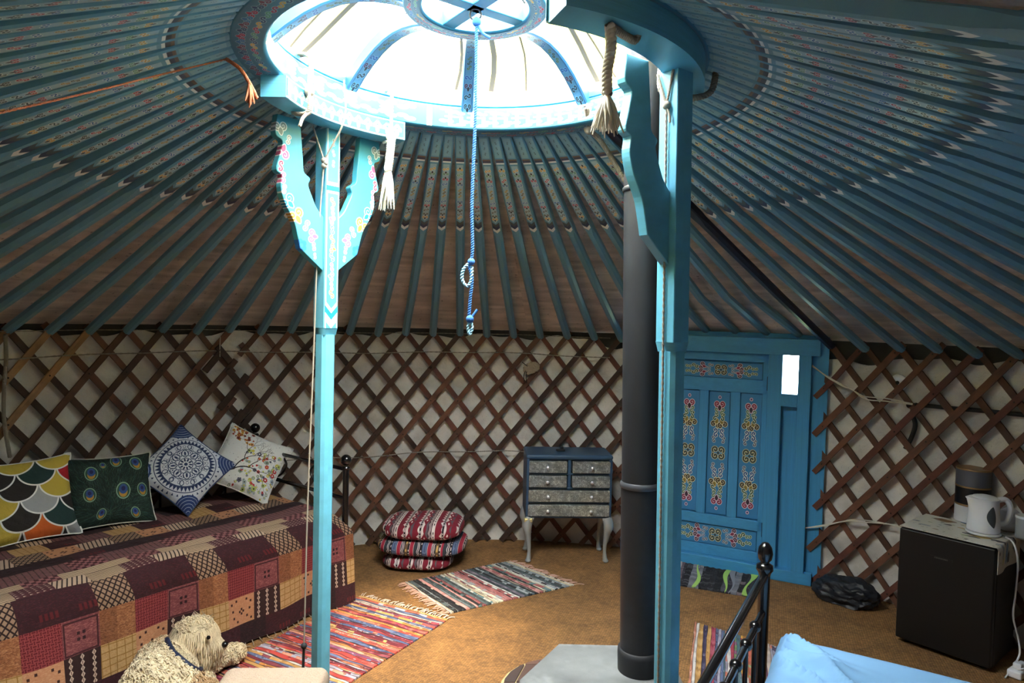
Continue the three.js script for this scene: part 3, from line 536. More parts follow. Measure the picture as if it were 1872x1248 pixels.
// ------------------------------------------------------------------ daybed along the left wall
const BED = { pos: [-1.14, 0, -1.6], turn: Math.atan2(-0.8, -0.6) };  // own axes: x along the bed towards its head, z from the room side to the wall
const bedPoint = (x, y, z) => V(BED.pos[0] - 0.6 * x - 0.8 * z, y, BED.pos[2] + 0.8 * x - 0.6 * z);
{
  const B = thing('daybed', 'black iron daybed with ball finials against the lattice wall', 'bed', BED.pos, BED.turn);
  const post = (x, z, h, r = 0.017) => [cyl(r, r, h, x, h / 2, z, 14), ball(0.031, x, h + 0.034, z), lathe([[r, 0], [0.024, 0.006], [0.024, 0.012], [r, 0.02]], 14).translate(x, h - 0.02, z)];
  for (const [x, z, h] of [[0, 0, 0.775], [0, 0.9, 0.85], [1.8, 0, 0.775], [1.8, 0.9, 0.85]]) part('post', post(x, z, h), M.black, B);
  for (const x of [0, 1.8]) {
    part('end_rail', [rod([x, 0.755, 0.01], [x, 0.755, 0.89], 0.011), rod([x, 0.59, 0.01], [x, 0.59, 0.89], 0.012), rod([x, 0.3, 0.01], [x, 0.3, 0.89], 0.012)], M.black, B);
    part('end_scroll', tube([[x, 0.755, 0.62], [x, 0.7, 0.56], [x, 0.64, 0.6], [x, 0.59, 0.7]], 0.007), M.black, B); part('end_scroll', tube([[x, 0.755, 0.26], [x, 0.7, 0.32], [x, 0.64, 0.28], [x, 0.59, 0.18]], 0.007), M.black, B);
  }
  part('back_rail', [rod([0, 0.755, 0.9], [1.8, 0.755, 0.9], 0.012), rod([0, 0.6, 0.9], [1.8, 0.6, 0.9], 0.011), ...Array.from({ length: 8 }, (_, i) => rod([0.2 + i * 0.2, 0.3, 0.9], [0.2 + i * 0.2, 0.755, 0.9], 0.006))], M.black, B);
  part('side_rail', [rod([0, 0.3, 0.05], [1.8, 0.3, 0.05], 0.014), rod([0, 0.3, 0.87], [1.8, 0.3, 0.87], 0.014)], M.black, B);
  part('mattress', box(1.7, 0.17, 0.79, 0.9, 0.39, 0.46, 0.05), std({ color: 0xcfc7b6, roughness: 0.95 }), B);
}
const SPREAD_W = 1.365, SPREAD_L = 1.765;
const patchwork = canvasTexture(2048, 1400, (c, w, h) => {
  const X = (m) => m / SPREAD_L * w, Y = (m) => m / SPREAD_W * h;     // m across: 0 at the wall, 1.30 at the hem
  c.fillStyle = '#331a20'; c.fillRect(0, 0, w, h);
  const cell = (kind, x, y, cw, ch) => {
    c.save(); c.beginPath(); c.rect(X(x), Y(y), X(cw), Y(ch)); c.clip(); c.translate(X(x), Y(y)); const W = X(cw), H = Y(ch);
    const fill = (f) => { c.fillStyle = f; c.fillRect(0, 0, W, H); };
    const fleck = (col, n = 260) => { c.strokeStyle = col; c.lineWidth = 1.5; for (let i = 0; i < n; i++) { const a = rr(0, W), b = rr(0, H); c.beginPath(); c.moveTo(a, b); c.lineTo(a + rr(3, 12), b + rr(-2, 2)); c.stroke(); } };
    if (kind === 'maroon') { fill('#3d1a22'); fleck('#5a2530'); c.fillStyle = '#6b2028'; for (let i = 0; i < 4; i++) c.fillRect(W * 0.52 + i * W * 0.13, H * 0.62, W * 0.08, H * 0.2); }
    if (kind === 'lattice') { fill('#b39b83'); c.strokeStyle = '#2b1a18'; c.lineWidth = 6; for (let i = -8; i < 16; i++) { c.beginPath(); c.moveTo(i * 30, 0); c.lineTo(i * 30 + H * 0.9, H); c.moveTo(i * 30, 0); c.lineTo(i * 30 - H * 0.9, H); c.stroke(); } }
    if (kind === 'rose') { fill('#8a4d53'); fleck('#b97b78', 500); c.strokeStyle = '#4a2228'; c.lineWidth = 7; c.strokeRect(10, 12, W - 20, H - 18); c.fillStyle = '#3a1a20'; for (const a of [-1, 1]) for (const b of [-1, 1]) c.fillRect(W / 2 + a * 12 - 6, H / 2 + b * 12 - 6, 13, 13); }
    if (kind === 'brick') { fill('#74202a'); c.strokeStyle = '#b96060'; c.lineWidth = 2.2; for (let j = 0; j < 14; j++) for (let i = 0; i < 8; i++) { const bx = i * W / 6 + (j % 2) * W / 12, by = j * H / 11; c.strokeRect(bx - 8, by, W / 9, H / 11 * 0.72); } }
    if (kind === 'tan') { fill('#b0794f'); fleck('#8a5a3a', 900); fleck('#cf9a6e', 500); c.fillStyle = 'rgba(90,50,30,0.25)'; c.fillRect(0, 0, W * 0.48, H); }
    if (kind === 'diamonds') { fill('#3a2220'); for (let i = 0; i < 3; i++) for (let j = 0; j < 6; j++) { const dx = W * (0.18 + i * 0.32), dy = H * (0.1 + j * 0.17); c.fillStyle = '#e6d8c6'; c.beginPath(); c.moveTo(dx, dy - 13); c.lineTo(dx + 10, dy); c.lineTo(dx, dy + 13); c.lineTo(dx - 10, dy); c.fill(); c.fillStyle = '#5a3a34'; c.fillRect(dx - 1.5, dy - 6, 3, 12); } }
    if (kind === 'peach') { fill('#d3a078'); fleck('#e2b892', 400); c.fillStyle = '#43241e'; for (const [a, b] of [[0.12, 0.2], [0.3, 0.12], [0.7, 0.14], [0.86, 0.25], [0.5, 0.45], [0.43, 0.53], [0.57, 0.53], [0.5, 0.61], [0.2, 0.7], [0.34, 0.86], [0.72, 0.74], [0.88, 0.86], [0.16, 0.45], [0.82, 0.5]]) c.fillRect(W * a - 5, H * b - 5, 11, 11); }
    if (kind === 'grid') { fill('#d8bb84'); fleck('#c9a468', 300); c.strokeStyle = '#a98644'; c.lineWidth = 4; for (let i = 0; i < 6; i++) { c.beginPath(); c.moveTo(i * W / 4.5, 0); c.lineTo(i * W / 4.5 + rr(-6, 6), H); c.moveTo(0, i * H / 4.5 + 6); c.lineTo(W, i * H / 4.5 + rr(-4, 10)); c.stroke(); } }
    if (kind === 'cream') { fill('#ddcdae'); c.strokeStyle = '#4a3428'; c.lineWidth = 4; for (let j = 0; j < 9; j++) { c.beginPath(); c.moveTo(0, j * H / 8); c.lineTo(W, j * H / 8 + 3); c.stroke(); } }
    if (kind === 'slant') { fill('#dccbb4'); c.strokeStyle = '#2f201c'; c.lineWidth = 6; for (let i = -6; i < 14; i++) { c.beginPath(); c.moveTo(i * 22, 0); c.lineTo(i * 22 - 40, H); c.stroke(); } }
    if (kind === 'check') { for (let j = 0; j < 6; j++) for (let i = 0; i < 8; i++) { c.fillStyle = (i + j) % 2 ? '#4c1c26' : '#a8767a'; c.fillRect(i * W / 8, j * H / 6, W / 8 + 1, H / 6 + 1); } }
    if (kind === 'mauve') { fill('#7d585c'); c.strokeStyle = '#432c30'; c.lineWidth = 5; for (let i = 0; i < 7; i++) { c.beginPath(); c.moveTo(i * W / 6, 0); c.lineTo(i * W / 6 - 14, H); c.stroke(); } fleck('#94706e', 300); }
    if (kind === 'white') { fill('#5a3038'); c.fillStyle = '#dccfbe'; for (let j = 0; j < 5; j++) for (let i = 0; i < 6; i++) { c.beginPath(); c.moveTo(W * (i + 0.2) / 6, H * (j + 0.3) / 5); c.lineTo(W * (i + 0.7) / 6, H * (j + 0.5) / 5); c.lineTo(W * (i + 0.2) / 6, H * (j + 0.7) / 5); c.fill(); } }
    if (kind === 'dark') { fill('#2c171c'); fleck('#45242b', 300); }
    c.restore();
  };
  const P = 0.42, rows = [
    [0.0, 0.14, ['dark', 'mauve', 'slant'], 0.1], [0.14, 0.13, ['maroon', 'grid', 'mauve'], 0.3], [0.27, 0.12, ['slant', 'peach', 'lattice'], 0.2], [0.39, 0.1, ['dark', 'dark', 'maroon'], 0], [0.49, 0.12, ['mauve', 'mauve', 'check'], 0.05], [0.61, 0.13, ['check', 'cream', 'cream'], 0.12], [0.68, 0.09, ['slant', 'white', 'cream'], 0.04],
    [0.77, 0.14, ['maroon', 'maroon', 'lattice'], 0.06], [0.91, 0.14, ['rose', 'brick', 'tan'], 0.06], [1.05, 0.135, ['diamonds', 'peach', 'grid'], 0.06], [1.185, 0.115, ['maroon', 'dark', 'maroon'], 0]];
  for (const [y, hh, kinds, off] of rows) for (let x = -P + off; x < SPREAD_L; x += P) kinds.forEach((k, i) => cell(k, SPREAD_L - x - (i + 1) * P / 3, y ? y + 0.065 : 0, P / 3 + 0.001, hh + 0.001 + (y ? 0 : 0.065)));
});
{
  const S = thing('bedspread', 'patchwork throw in maroon, tan and cream squares over the daybed', 'bedspread', BED.pos, BED.turn);
  const R = 0.085, flat = 0.81, bend = R * Math.PI / 2, topY = 0.505;
  const f = (u, v, side) => {
    const w = v * SPREAD_W, x0 = lerp(0.04, -0.034, smooth(w, 0.86, 0.98)), x = lerp(x0, 1.74, u);
    let z, y; const lump = (fbm(x * 4 + 2, w * 5, 4096, 3) - 0.5) * 0.022;
    if (w < flat) { z = 0.875 - w * 1.0099; y = topY + lump - side * 0.006; }
    else if (w < flat + bend) { const a = (w - flat) / R; z = 0.867 - flat - Math.sin(a) * (R - side * 0.006); y = topY - R + Math.cos(a) * (R - side * 0.006) + lump * (1 - a / 1.6); }
    else {
      const d = w - flat - bend, k = d / 0.42, near = smooth(x, 0.8, 1.75);
      z = 0.867 - flat - R + side * 0.006 - k * (0.02 + 0.05 * near + 0.016 * Math.sin(x * 17 + 0.6) + (0.012 + 0.03 * near) * Math.sin(x * 8.3 + 2)) ;
      y = topY - R - d * (0.985 - 0.02 * Math.sin(x * 8.3));
    }
    return [x, Math.max(0.012 + side * 0.003, y), z, 1 - u, 1 - v];
  };
  part('cloth', slab(120, 90, f), std({ map: patchwork, color: 0xd8c8c0, roughness: 0.95, bumpMap: rep(feltBump, 6, 4), bumpScale: 0.004 }), S);
  const fr = []; for (let i = 0; i < 46; i++) { const u = (i + 0.5) / 46, p = f(u, 1, 0); fr.push(tube([[p[0], p[1] + 0.004, p[2] - 0.002], [p[0] + rr(-0.01, 0.01), Math.max(0.006, p[1] - 0.02), p[2] - 0.014], [p[0] + rr(-0.02, 0.02), 0.005, p[2] - rr(0.02, 0.05)]], 0.0022, 5, 4)); }
  part('fringe', fr, M.twine, S).userData.kind = 'stuff';
}

// ------------------------------------------------------------------ cushions
function pillowShape(w, h, t, n = 26, soft = 0.42) {
  const face = (s) => sheet(n, n, (u, v) => {
    const a = u * 2 - 1, b = v * 2 - 1, x = a * w / 2 * (1 - 0.085 * (1 - b * b)), y = b * h / 2 * (1 - 0.085 * (1 - a * a));
    const k = Math.max(0, (1 - a * a) * (1 - b * b)) ** soft, wr = (fbm(u * 7 + s * 3, v * 7 + 1, 4096, 3) - 0.5) * 0.02 * k + 0.006 * Math.sin((a * b) * 9) * k;
    return [x, y, s * (t / 2 * k + wr * 0.6)];
  }, 1, 1, s < 0);
  return merge([face(1), face(-1)]);
}
function cushion(label, at, yaw, lean, spin, w, h, t, tex, edge) {
  const C = thing('cushion', label, 'cushion', at.toArray(), yaw);
  const turn = new THREE.Group(); turn.rotation.set(-lean, 0, 0);
  const m = part('cover', pillowShape(w, h, t).rotateZ(spin).rotateX(-lean), std({ map: tex, roughness: 0.85, bumpMap: rep(feltBump, 1, 1), bumpScale: 0.006 }), C);
  const o = []; for (let i = 0; i <= 40; i++) { const q = i / 40 * 4, k = Math.floor(q) % 4, f = (q % 1) * 2 - 1, [a, b] = [[f, -1], [1, f], [-f, 1], [-1, -f]][k]; o.push(V(a * w / 2 * (1 - 0.085 * (1 - b * b)), b * h / 2 * (1 - 0.085 * (1 - a * a)), 0)); }
  part('piping', tube(o, 0.004, 120, 6, false).rotateZ(spin).rotateX(-lean), std({ color: edge, roughness: 0.9 }), C);
  return C;
}
const scales = canvasTexture(768, 768, (c, w) => {
  c.fillStyle = '#efeeec'; c.fillRect(0, 0, w, w);
  const cols = ['#2b2726', '#c9b048', '#8d8f91', '#b81f2c', '#d9682a', '#5d7c94', '#1f3b3a', '#2b2726', '#c9b048', '#a9abad', '#2b2726'];
  const r = 160; let k = 0;
  for (let j = 8; j >= -1; j--) for (let i = -1; i < 5; i++) {        // rows of scales, upper ones over lower ones
    const x = i * r * 2 + (j % 2 ? r : 0), y = j * r * 0.86; c.beginPath(); c.arc(x, y, r, 0, 2 * Math.PI); c.fillStyle = '#f2f1ee'; c.fill(); c.beginPath(); c.arc(x, y - 2, r - 13, 0, 2 * Math.PI); c.fillStyle = cols[Math.floor(hash(i * 7 + 20, j * 3 + 11) * cols.length)]; c.fill();
  }
});
const peacock = canvasTexture(768, 768, (c, w) => {
  c.fillStyle = '#12241f'; c.fillRect(0, 0, w, w);
  for (let i = 0; i < 2600; i++) { const x = rr(0, w), y = rr(0, w), a = Math.atan2(w * 0.9 - y, w * 0.45 - x) + rr(-0.5, 0.5), l = rr(20, 80); c.strokeStyle = pick(['rgba(70,130,100,0.3)', 'rgba(20,60,50,0.5)', 'rgba(150,190,150,0.18)', 'rgba(10,20,20,0.5)', 'rgba(60,110,120,0.3)']); c.lineWidth = rr(1, 4); c.beginPath(); c.moveTo(x, y); c.quadraticCurveTo(x + Math.cos(a) * l * 0.5 + rr(-8, 8), y + Math.sin(a) * l * 0.5, x + Math.cos(a) * l, y + Math.sin(a) * l); c.stroke(); }
  for (const [x, y, s, a] of [[210, 200, 96, 0.1], [180, 440, 92, -0.1], [480, 430, 112, 0.05], [670, 430, 88, -0.1], [440, 70, 86, 0.05], [620, 120, 96, -0.3], [320, 110, 44, 0], [280, 660, 66, 0.2], [580, 680, 70, -0.2]]) {
    c.save(); c.translate(x, y); c.rotate(a);
    for (const [k, dy, col] of [[0.86, 0, '#86a58c'], [0.74, 0, '#2d5040'], [0.5, 0.18, '#b98a3a'], [0.5, -0.16, '#34508c']]) { c.fillStyle = col; c.beginPath(); c.ellipse(0, s * dy, s * k * 0.7, s * k, 0, 0, 7); c.fill(); } c.strokeStyle = 'rgba(150,185,150,0.35)'; c.lineWidth = 2; for (let k = 0; k < 26; k++) { const t = k / 26 * 6.28; c.beginPath(); c.moveTo(Math.cos(t) * s * 0.6, Math.sin(t) * s * 0.85); c.lineTo(Math.cos(t) * s * 0.95 + rr(-8, 8), Math.sin(t) * s * 1.3 + 14); c.stroke(); }
    c.fillStyle = '#26235c'; c.beginPath(); c.ellipse(0, -s * 0.2, s * 0.17, s * 0.24, 0, 0, 7); c.fill(); c.restore();
  }
});
const mandala = canvasTexture(768, 768, (c, w) => {
  c.fillStyle = '#d7dbe4'; c.fillRect(0, 0, w, w);
  c.fillStyle = '#2f4478'; for (const [x, y] of [[0, 0], [w, 0], [0, w], [w, w]]) { c.beginPath(); c.arc(x, y, 190, 0, 7); c.fill(); }
  for (const [x, y] of [[0, 0], [w, 0], [0, w], [w, w]]) for (let k = 0; k < 5; k++) { c.strokeStyle = '#b9c3d8'; c.lineWidth = 5; c.beginPath(); c.arc(x, y, 40 + k * 32, 0, 7); c.stroke(); }
  c.translate(w / 2, w / 2); const ring = (n, f) => { for (let k = 0; k < n; k++) { c.save(); c.rotate(k / n * 2 * Math.PI); f(); c.restore(); } };
  c.strokeStyle = c.fillStyle = '#23345f'; c.lineWidth = 8; for (const r of [330, 268, 190, 78]) { c.beginPath(); c.arc(0, 0, r, 0, 7); c.stroke(); }
  ring(44, () => { c.beginPath(); c.moveTo(-22, -272); c.lineTo(0, -324); c.lineTo(22, -272); c.fill(); });
  ring(40, () => { c.beginPath(); c.moveTo(0, -348); c.lineTo(12, -372); c.lineTo(-12, -372); c.fill(); });
  ring(12, () => { c.beginPath(); c.moveTo(0, -200); c.quadraticCurveTo(46, -236, 0, -262); c.quadraticCurveTo(-46, -236, 0, -200); c.stroke(); });
  ring(8, () => { c.lineWidth = 9; c.beginPath(); c.moveTo(0, -90); c.quadraticCurveTo(80, -140, 0, -188); c.quadraticCurveTo(-80, -140, 0, -90); c.stroke(); c.beginPath(); c.ellipse(0, -140, 12, 26, 0, 0, 7); c.fill(); wave(c, 0, -112, 22, 0, '#23345f', '#d7dbe4'); });
  ring(16, () => { c.lineWidth = 4; c.beginPath(); c.arc(0, -230, 16, 0, 7); c.stroke(); c.beginPath(); c.moveTo(-26, -196); c.quadraticCurveTo(0, -222, 26, -196); c.stroke(); }); ring(8, () => { c.save(); c.rotate(Math.PI / 8); c.lineWidth = 6; c.beginPath(); c.moveTo(0, -110); c.lineTo(34, -160); c.lineTo(0, -186); c.lineTo(-34, -160); c.closePath(); c.stroke(); c.beginPath(); c.arc(0, -158, 8, 0, 7); c.fill(); c.restore(); }); ring(10, () => { c.beginPath(); c.ellipse(0, -54, 10, 20, 0, 0, 7); c.fill(); }); c.beginPath(); c.arc(0, 0, 20, 0, 7); c.fill();
});
const blossom = canvasTexture(768, 768, (c, w) => {
  c.fillStyle = '#e2e1dd'; c.fillRect(0, 0, w, w);
  for (let i = 0; i < 240; i++) { c.fillStyle = pick(['rgba(60,60,70,0.5)', 'rgba(140,160,170,0.5)', 'rgba(60,40,40,0.6)', 'rgba(170,180,180,0.5)']); c.beginPath(); c.arc(rr(0, w), rr(0, w), rr(2, 5), 0, 7); c.fill(); }
  for (let i = 0; i < 110; i++) flowerMark(c, rr(300, 760), rr(220, 760), rr(10, 28), pick(['#a8b4b0', '#c8b64a', '#8f9a86', '#c33a3a', '#5f5f70', '#b8c46a', '#9fb0c0']), pick(['#f0efe8', '#3a3030', '#d8c040']), pick([5, 6, 8]));
  for (let i = 0; i < 40; i++) flowerMark(c, rr(40, 320), rr(20, 220), rr(10, 24), pick(['#c9803a', '#b2452c', '#d9a441', '#8a3a2a']), '#3a2a20', 5);
  c.strokeStyle = '#2a1f22'; c.lineCap = 'round';
  const branch = (x, y, a, l, t) => { if (t < 1.5) return; const X = x + Math.cos(a) * l, Y = y + Math.sin(a) * l; c.lineWidth = t; c.beginPath(); c.moveTo(x, y); c.quadraticCurveTo(x + Math.cos(a - 0.4) * l * 0.5, y + Math.sin(a - 0.4) * l * 0.5, X, Y); c.stroke(); branch(X, Y, a + rr(0.25, 0.6), l * 0.74, t * 0.64); branch(X, Y, a - rr(0.25, 0.6), l * 0.74, t * 0.64); };
  branch(120, 760, -0.9, 230, 22);
});
const onBed = (u, v) => atHeight(u, v, 0.515), faceRoom = Math.atan2(0.8, 0.6);
{
  const put = (u, v, half, lean) => { const p = onBed(u, v); return V(p.x - 0.8 * 0.08, 0.523 + half * Math.cos(lean), p.z - 0.6 * 0.08); };
  cushion('cushion with colourful overlapping fish scale pattern outlined in white', put(58, 985, 0.185, 0.5), faceRoom - 0.2, 0.5, 0.05, 0.42, 0.42, 0.17, scales, 0xe8e6e2);
  cushion('dark green peacock feather cushion leaning beside the fish scale cushion', put(212, 958, 0.17, 0.45), faceRoom - 0.15, 0.45, -0.04, 0.42, 0.38, 0.15, peacock, 0xc4c4b8);
  cushion('blue and white mandala cushion standing on its corner', put(350, 932, 0.255, 0.6), faceRoom - 0.35, 0.6, Math.PI / 4, 0.39, 0.39, 0.14, mandala, 0x33456f);
  cushion('white cushion printed with a flowering tree, tilted beside the mandala cushion', put(468, 912, 0.24, 0.62), faceRoom - 0.35, 0.62, -0.55, 0.4, 0.4, 0.14, blossom, 0xd8d7d2);
}

// ------------------------------------------------------------------ stacked floor cushions
const kilim = (dark) => canvasTexture(1024, 512, (c, w, h) => {
  c.fillStyle = dark ? '#34363c' : '#3a1a22'; c.fillRect(0, 0, w, h);
  let x = 0, k = 0; const red = '#7d1a2c', cr = '#d6c6be', gr = '#5b5054', bk = '#1d1418';
  while (x < w) {
    const kind = (dark ? ['plain', 'zig', 'dots', 'blue', 'red', 'zig', 'gold', 'dots', 'red'] : ['red', 'teeth', 'dots', 'diamond', 'zig', 'cream', 'red', 'teeth', 'dots', 'diamond'])[k++ % (dark ? 9 : 10)], sw = { plain: 30, zig: 46, dots: 22, blue: 60, red: 44, gold: 34, teeth: 40, diamond: 84, cream: 40 }[kind];
    if (kind === 'red') { c.fillStyle = dark ? '#a3243a' : red; c.fillRect(x, 0, sw, h); if (dark) { c.strokeStyle = cr; c.lineWidth = 4; c.strokeRect(x, -5, sw, h + 10); } }
    if (kind === 'teeth') { c.fillStyle = red; c.fillRect(x, 0, sw, h); c.fillStyle = cr; for (let y = 0; y < h; y += 44) { c.beginPath(); c.moveTo(x + sw, y); c.lineTo(x + 6, y + 22); c.lineTo(x + sw, y + 44); c.fill(); } }
    if (kind === 'dots') { c.fillStyle = bk; c.fillRect(x, 0, sw, h); c.fillStyle = cr; for (let y = 8; y < h; y += 22) c.fillRect(x + 6, y, 10, 10); }
    if (kind === 'diamond') { c.fillStyle = red; c.fillRect(x, 0, sw, h); for (let y = 0; y < h; y += 84) { c.fillStyle = cr; c.beginPath(); c.moveTo(x, y); c.lineTo(x + 36, y + 42); c.lineTo(x, y + 84); c.fill(); c.fillStyle = gr; c.beginPath(); c.moveTo(x + sw, y); c.lineTo(x + sw - 36, y + 42); c.lineTo(x + sw, y + 84); c.fill(); c.fillStyle = '#e8d2cc'; c.beginPath(); c.moveTo(x + 42, y - 14); c.lineTo(x + 54, y); c.lineTo(x + 42, y + 14); c.lineTo(x + 30, y); c.fill(); } }
    if (kind === 'zig') { c.strokeStyle = cr; c.lineWidth = 6; for (const o of [8, 24]) { c.beginPath(); for (let y = 0, i = 0; y <= h; y += 20, i++) c.lineTo(x + o + (i % 2) * 14, y); c.stroke(); } }
    if (kind === 'cream') { c.fillStyle = cr; c.fillRect(x, 0, sw, h); c.fillStyle = bk; for (let y = 0; y < h; y += 30) { c.beginPath(); c.ellipse(x + sw / 2, y + 12, 6, 8, 0, 0, 7); c.fill(); } }
    if (kind === 'blue') { c.fillStyle = '#4a5a78'; c.fillRect(x, 0, sw, h); c.strokeStyle = '#7f8ea8'; c.lineWidth = 4; for (let y = 0; y < h; y += 60) c.strokeRect(x + 14, y + 10, 30, 36); }
    if (kind === 'gold') { c.fillStyle = '#6b5238'; c.fillRect(x, 0, sw, h); c.fillStyle = '#c9a45a'; for (let y = 0; y < h; y += 36) { c.beginPath(); c.arc(x + sw / 2, y, 9, 0, 7); c.fill(); } }
    x += sw;
  }
}, true);
const kilimRed = std({ map: kilim(false), roughness: 0.95, bumpMap: rep(feltBump, 3, 2), bumpScale: 0.004 }), kilimGrey = std({ map: kilim(true), roughness: 0.95, bumpMap: rep(feltBump, 3, 2), bumpScale: 0.004 });
{
  // a plump, flat cushion: width, depth, thickness; the print runs across it
  const plump = (w, d, t, sag, ph) => {
    const g = new THREE.SphereGeometry(1, 48, 28), p = g.attributes.position, uv = g.attributes.uv, se = (q, e) => Math.sign(q) * Math.abs(q) ** e;
    for (let i = 0; i < p.count; i++) {
      const x = p.getX(i), y = p.getY(i), z = p.getZ(i), X = se(x, 0.62) * w / 2, Z = se(z, 0.62) * d / 2;
      const fold = 0.03 * Math.sin(X * 13 + ph) * Math.max(0, y) + (fbm(X * 9 + ph, Z * 9, 4096, 2) - 0.5) * 0.03;
      const Y = se(y, 0.72) * t / 2 + fold * t * 4 * sag;
      p.setXYZ(i, X, Y, Z); uv.setXY(i, X / w + 0.5 + ph * 0.1, (Z * 0.9 + Y * 1.1) / 0.5 + 0.5);
    }
    g.computeVertexNormals(); return g;
  };
  const c = atHeight(766, 1046, 0), yaw = -0.06, bx = c.x, bz = c.z - 0.2;
  const lay = (name, label, y, w, d, t, mat, ph, dx, dz) => { const q = thing(name, label, 'floor cushion', [bx + dx, y, bz + dz], yaw); part('cover', plump(w, d, t, 0.55, ph), mat, q); return q; };
  lay('floor_cushion', 'burgundy kilim floor cushion at the bottom of the stack', 0.046, 0.46, 0.42, 0.088, kilimRed, 1.0, -0.02, 0.02);
  lay('floor_cushion', 'folded grey kilim floor cushion in the middle of the stack', 0.138, 0.58, 0.46, 0.104, kilimGrey, 2.2, 0.0, 0.0);
  lay('floor_cushion', 'burgundy kilim floor cushion on top of the stack', 0.242, 0.53, 0.44, 0.118, kilimRed, 0.2, 0.0, -0.01);
}

// ------------------------------------------------------------------ chest of drawers
{
  const D = thing('chest_of_drawers', 'small blue grey chest of drawers with marbled drawer fronts and silver cabriole legs', 'chest of drawers', [0.177, 0, -2.425], 0.055);
  const body = std({ color: 0x2f4a63, roughness: 0.4 }), silver = std({ color: 0xb4bab9, metalness: 0.45, roughness: 0.28 }), brass = std({ color: 0xd8c88a, metalness: 0.4, roughness: 0.3 });
  const front = std({ map: dataTexture(512, (x, y) => { const a = fbm(x / 512 * 34, y / 512 * 34, 34, 4), b = fbm(x / 512 * 20 + 7, y / 512 * 20 + 3, 20, 4), v = Math.abs(a - 0.5) < 0.03 ? 1.45 : 1, k = 0.75 + b * 0.5; const g = fbm(x / 512 * 5, y / 512 * 5, 5, 3); return [(112 + g * 26) * k * v, (118 + g * 16) * k * v, (122 - g * 6) * k * v]; }), roughness: 0.32, metalness: 0.15 });
  const w = 0.575, d = 0.29, y0 = 0.305, y1 = 0.7, fz = d / 2;
  part('carcass', [box(0.02, y1 - y0, d, -w / 2 + 0.01, (y0 + y1) / 2, 0), box(0.02, y1 - y0, d, w / 2 - 0.01, (y0 + y1) / 2, 0), box(w, y1 - y0, 0.012, 0, (y0 + y1) / 2, -d / 2 + 0.006), box(w, 0.016, d, 0, y0 + 0.008, 0), box(w - 0.03, 0.01, d - 0.03, 0, y1 - 0.006, 0), ...[0.1, 0.2, 0.3].map((q) => box(w - 0.03, 0.014, d - 0.02, 0, y0 + 0.006 + q * 0.965, 0.004)), box(0.022, 0.21, d - 0.03, 0, y1 - 0.105, 0.006)], body, D);
  part('top', box(w + 0.01, 0.034, d + 0.006, 0, y1 + 0.013, 0, 0.015), body, D);
  const knob = lathe([[0.0001, 0.026], [0.009, 0.024], [0.0125, 0.017], [0.010, 0.011], [0.005, 0.007], [0.005, 0.0]], 14).rotateX(Math.PI / 2), km = phys({ color: 0xe6e8ea, roughness: 0.08, metalness: 0.55 });
  const drawer = (x, y, dw, xs, u0) => { const g = box(dw, 0.076, 0.22, 0, 0, -0.098, 0.003); const p = g.attributes.position, uv = g.attributes.uv; for (let i = 0; i < p.count; i++) uv.setXY(i, (p.getX(i) + u0) * 2, (p.getY(i) + u0 * 3) * 2); const o = part('drawer', g, front, D); o.position.set(x, y, fz); for (const k of xs) { const m = part('knob', knob, km, o); m.position.set(k, 0, 0.012); } };
  const rows = [0.655, 0.558, 0.461, 0.364].map((y) => y - 0.006);
  for (const r of [0, 1]) for (const s of [-1, 1]) drawer(s * 0.1445, rows[r], 0.253, [s * 0.004], 0.3 * r + s);
  for (const r of [2, 3]) drawer(0, rows[r], 0.545, [-0.142, 0.146], r * 0.7);
  const leg = (x, z, m, out) => part('leg', [taper([[x, 0.305, z], [x + out * 0.012, 0.255, z + 0.012], [x + out * 0.004, 0.19, z + 0.004], [x - out * 0.006, 0.1, z - 0.004], [x - out * 0.004, 0.03, z], [x, 0.012, z + 0.004]], [0.034, 0.034, 0.021, 0.014, 0.011, 0.017], 12), new THREE.SphereGeometry(0.02, 12, 8).scale(1, 0.62, 1.15).translate(x, 0.0125, z + 0.006), box(0.055, 0.02, 0.05, x - out * 0.004, 0.298, z)], m, D);
  leg(-0.262, 0.12, silver, -1); leg(0.262, 0.12, silver, 1); leg(-0.262, -0.115, silver, -1); leg(0.262, -0.115, silver, 1);
  part('leg_cap', box(0.058, 0.03, 0.05, -0.268, 0.29, 0.132, 0.008), brass, D).userData.label = 'worn gold paint at the top of the leg';
  const q = thing('black_gadget', 'small black jointed gadget lying on the chest of drawers', 'gadget', [0.13, 0.7305, -2.41], 0.2);
  part('body', [box(0.06, 0.012, 0.03, 0, 0.006, 0), box(0.02, 0.022, 0.02, 0.008, 0.021, 0.002)], M.blackMatt, q);
}

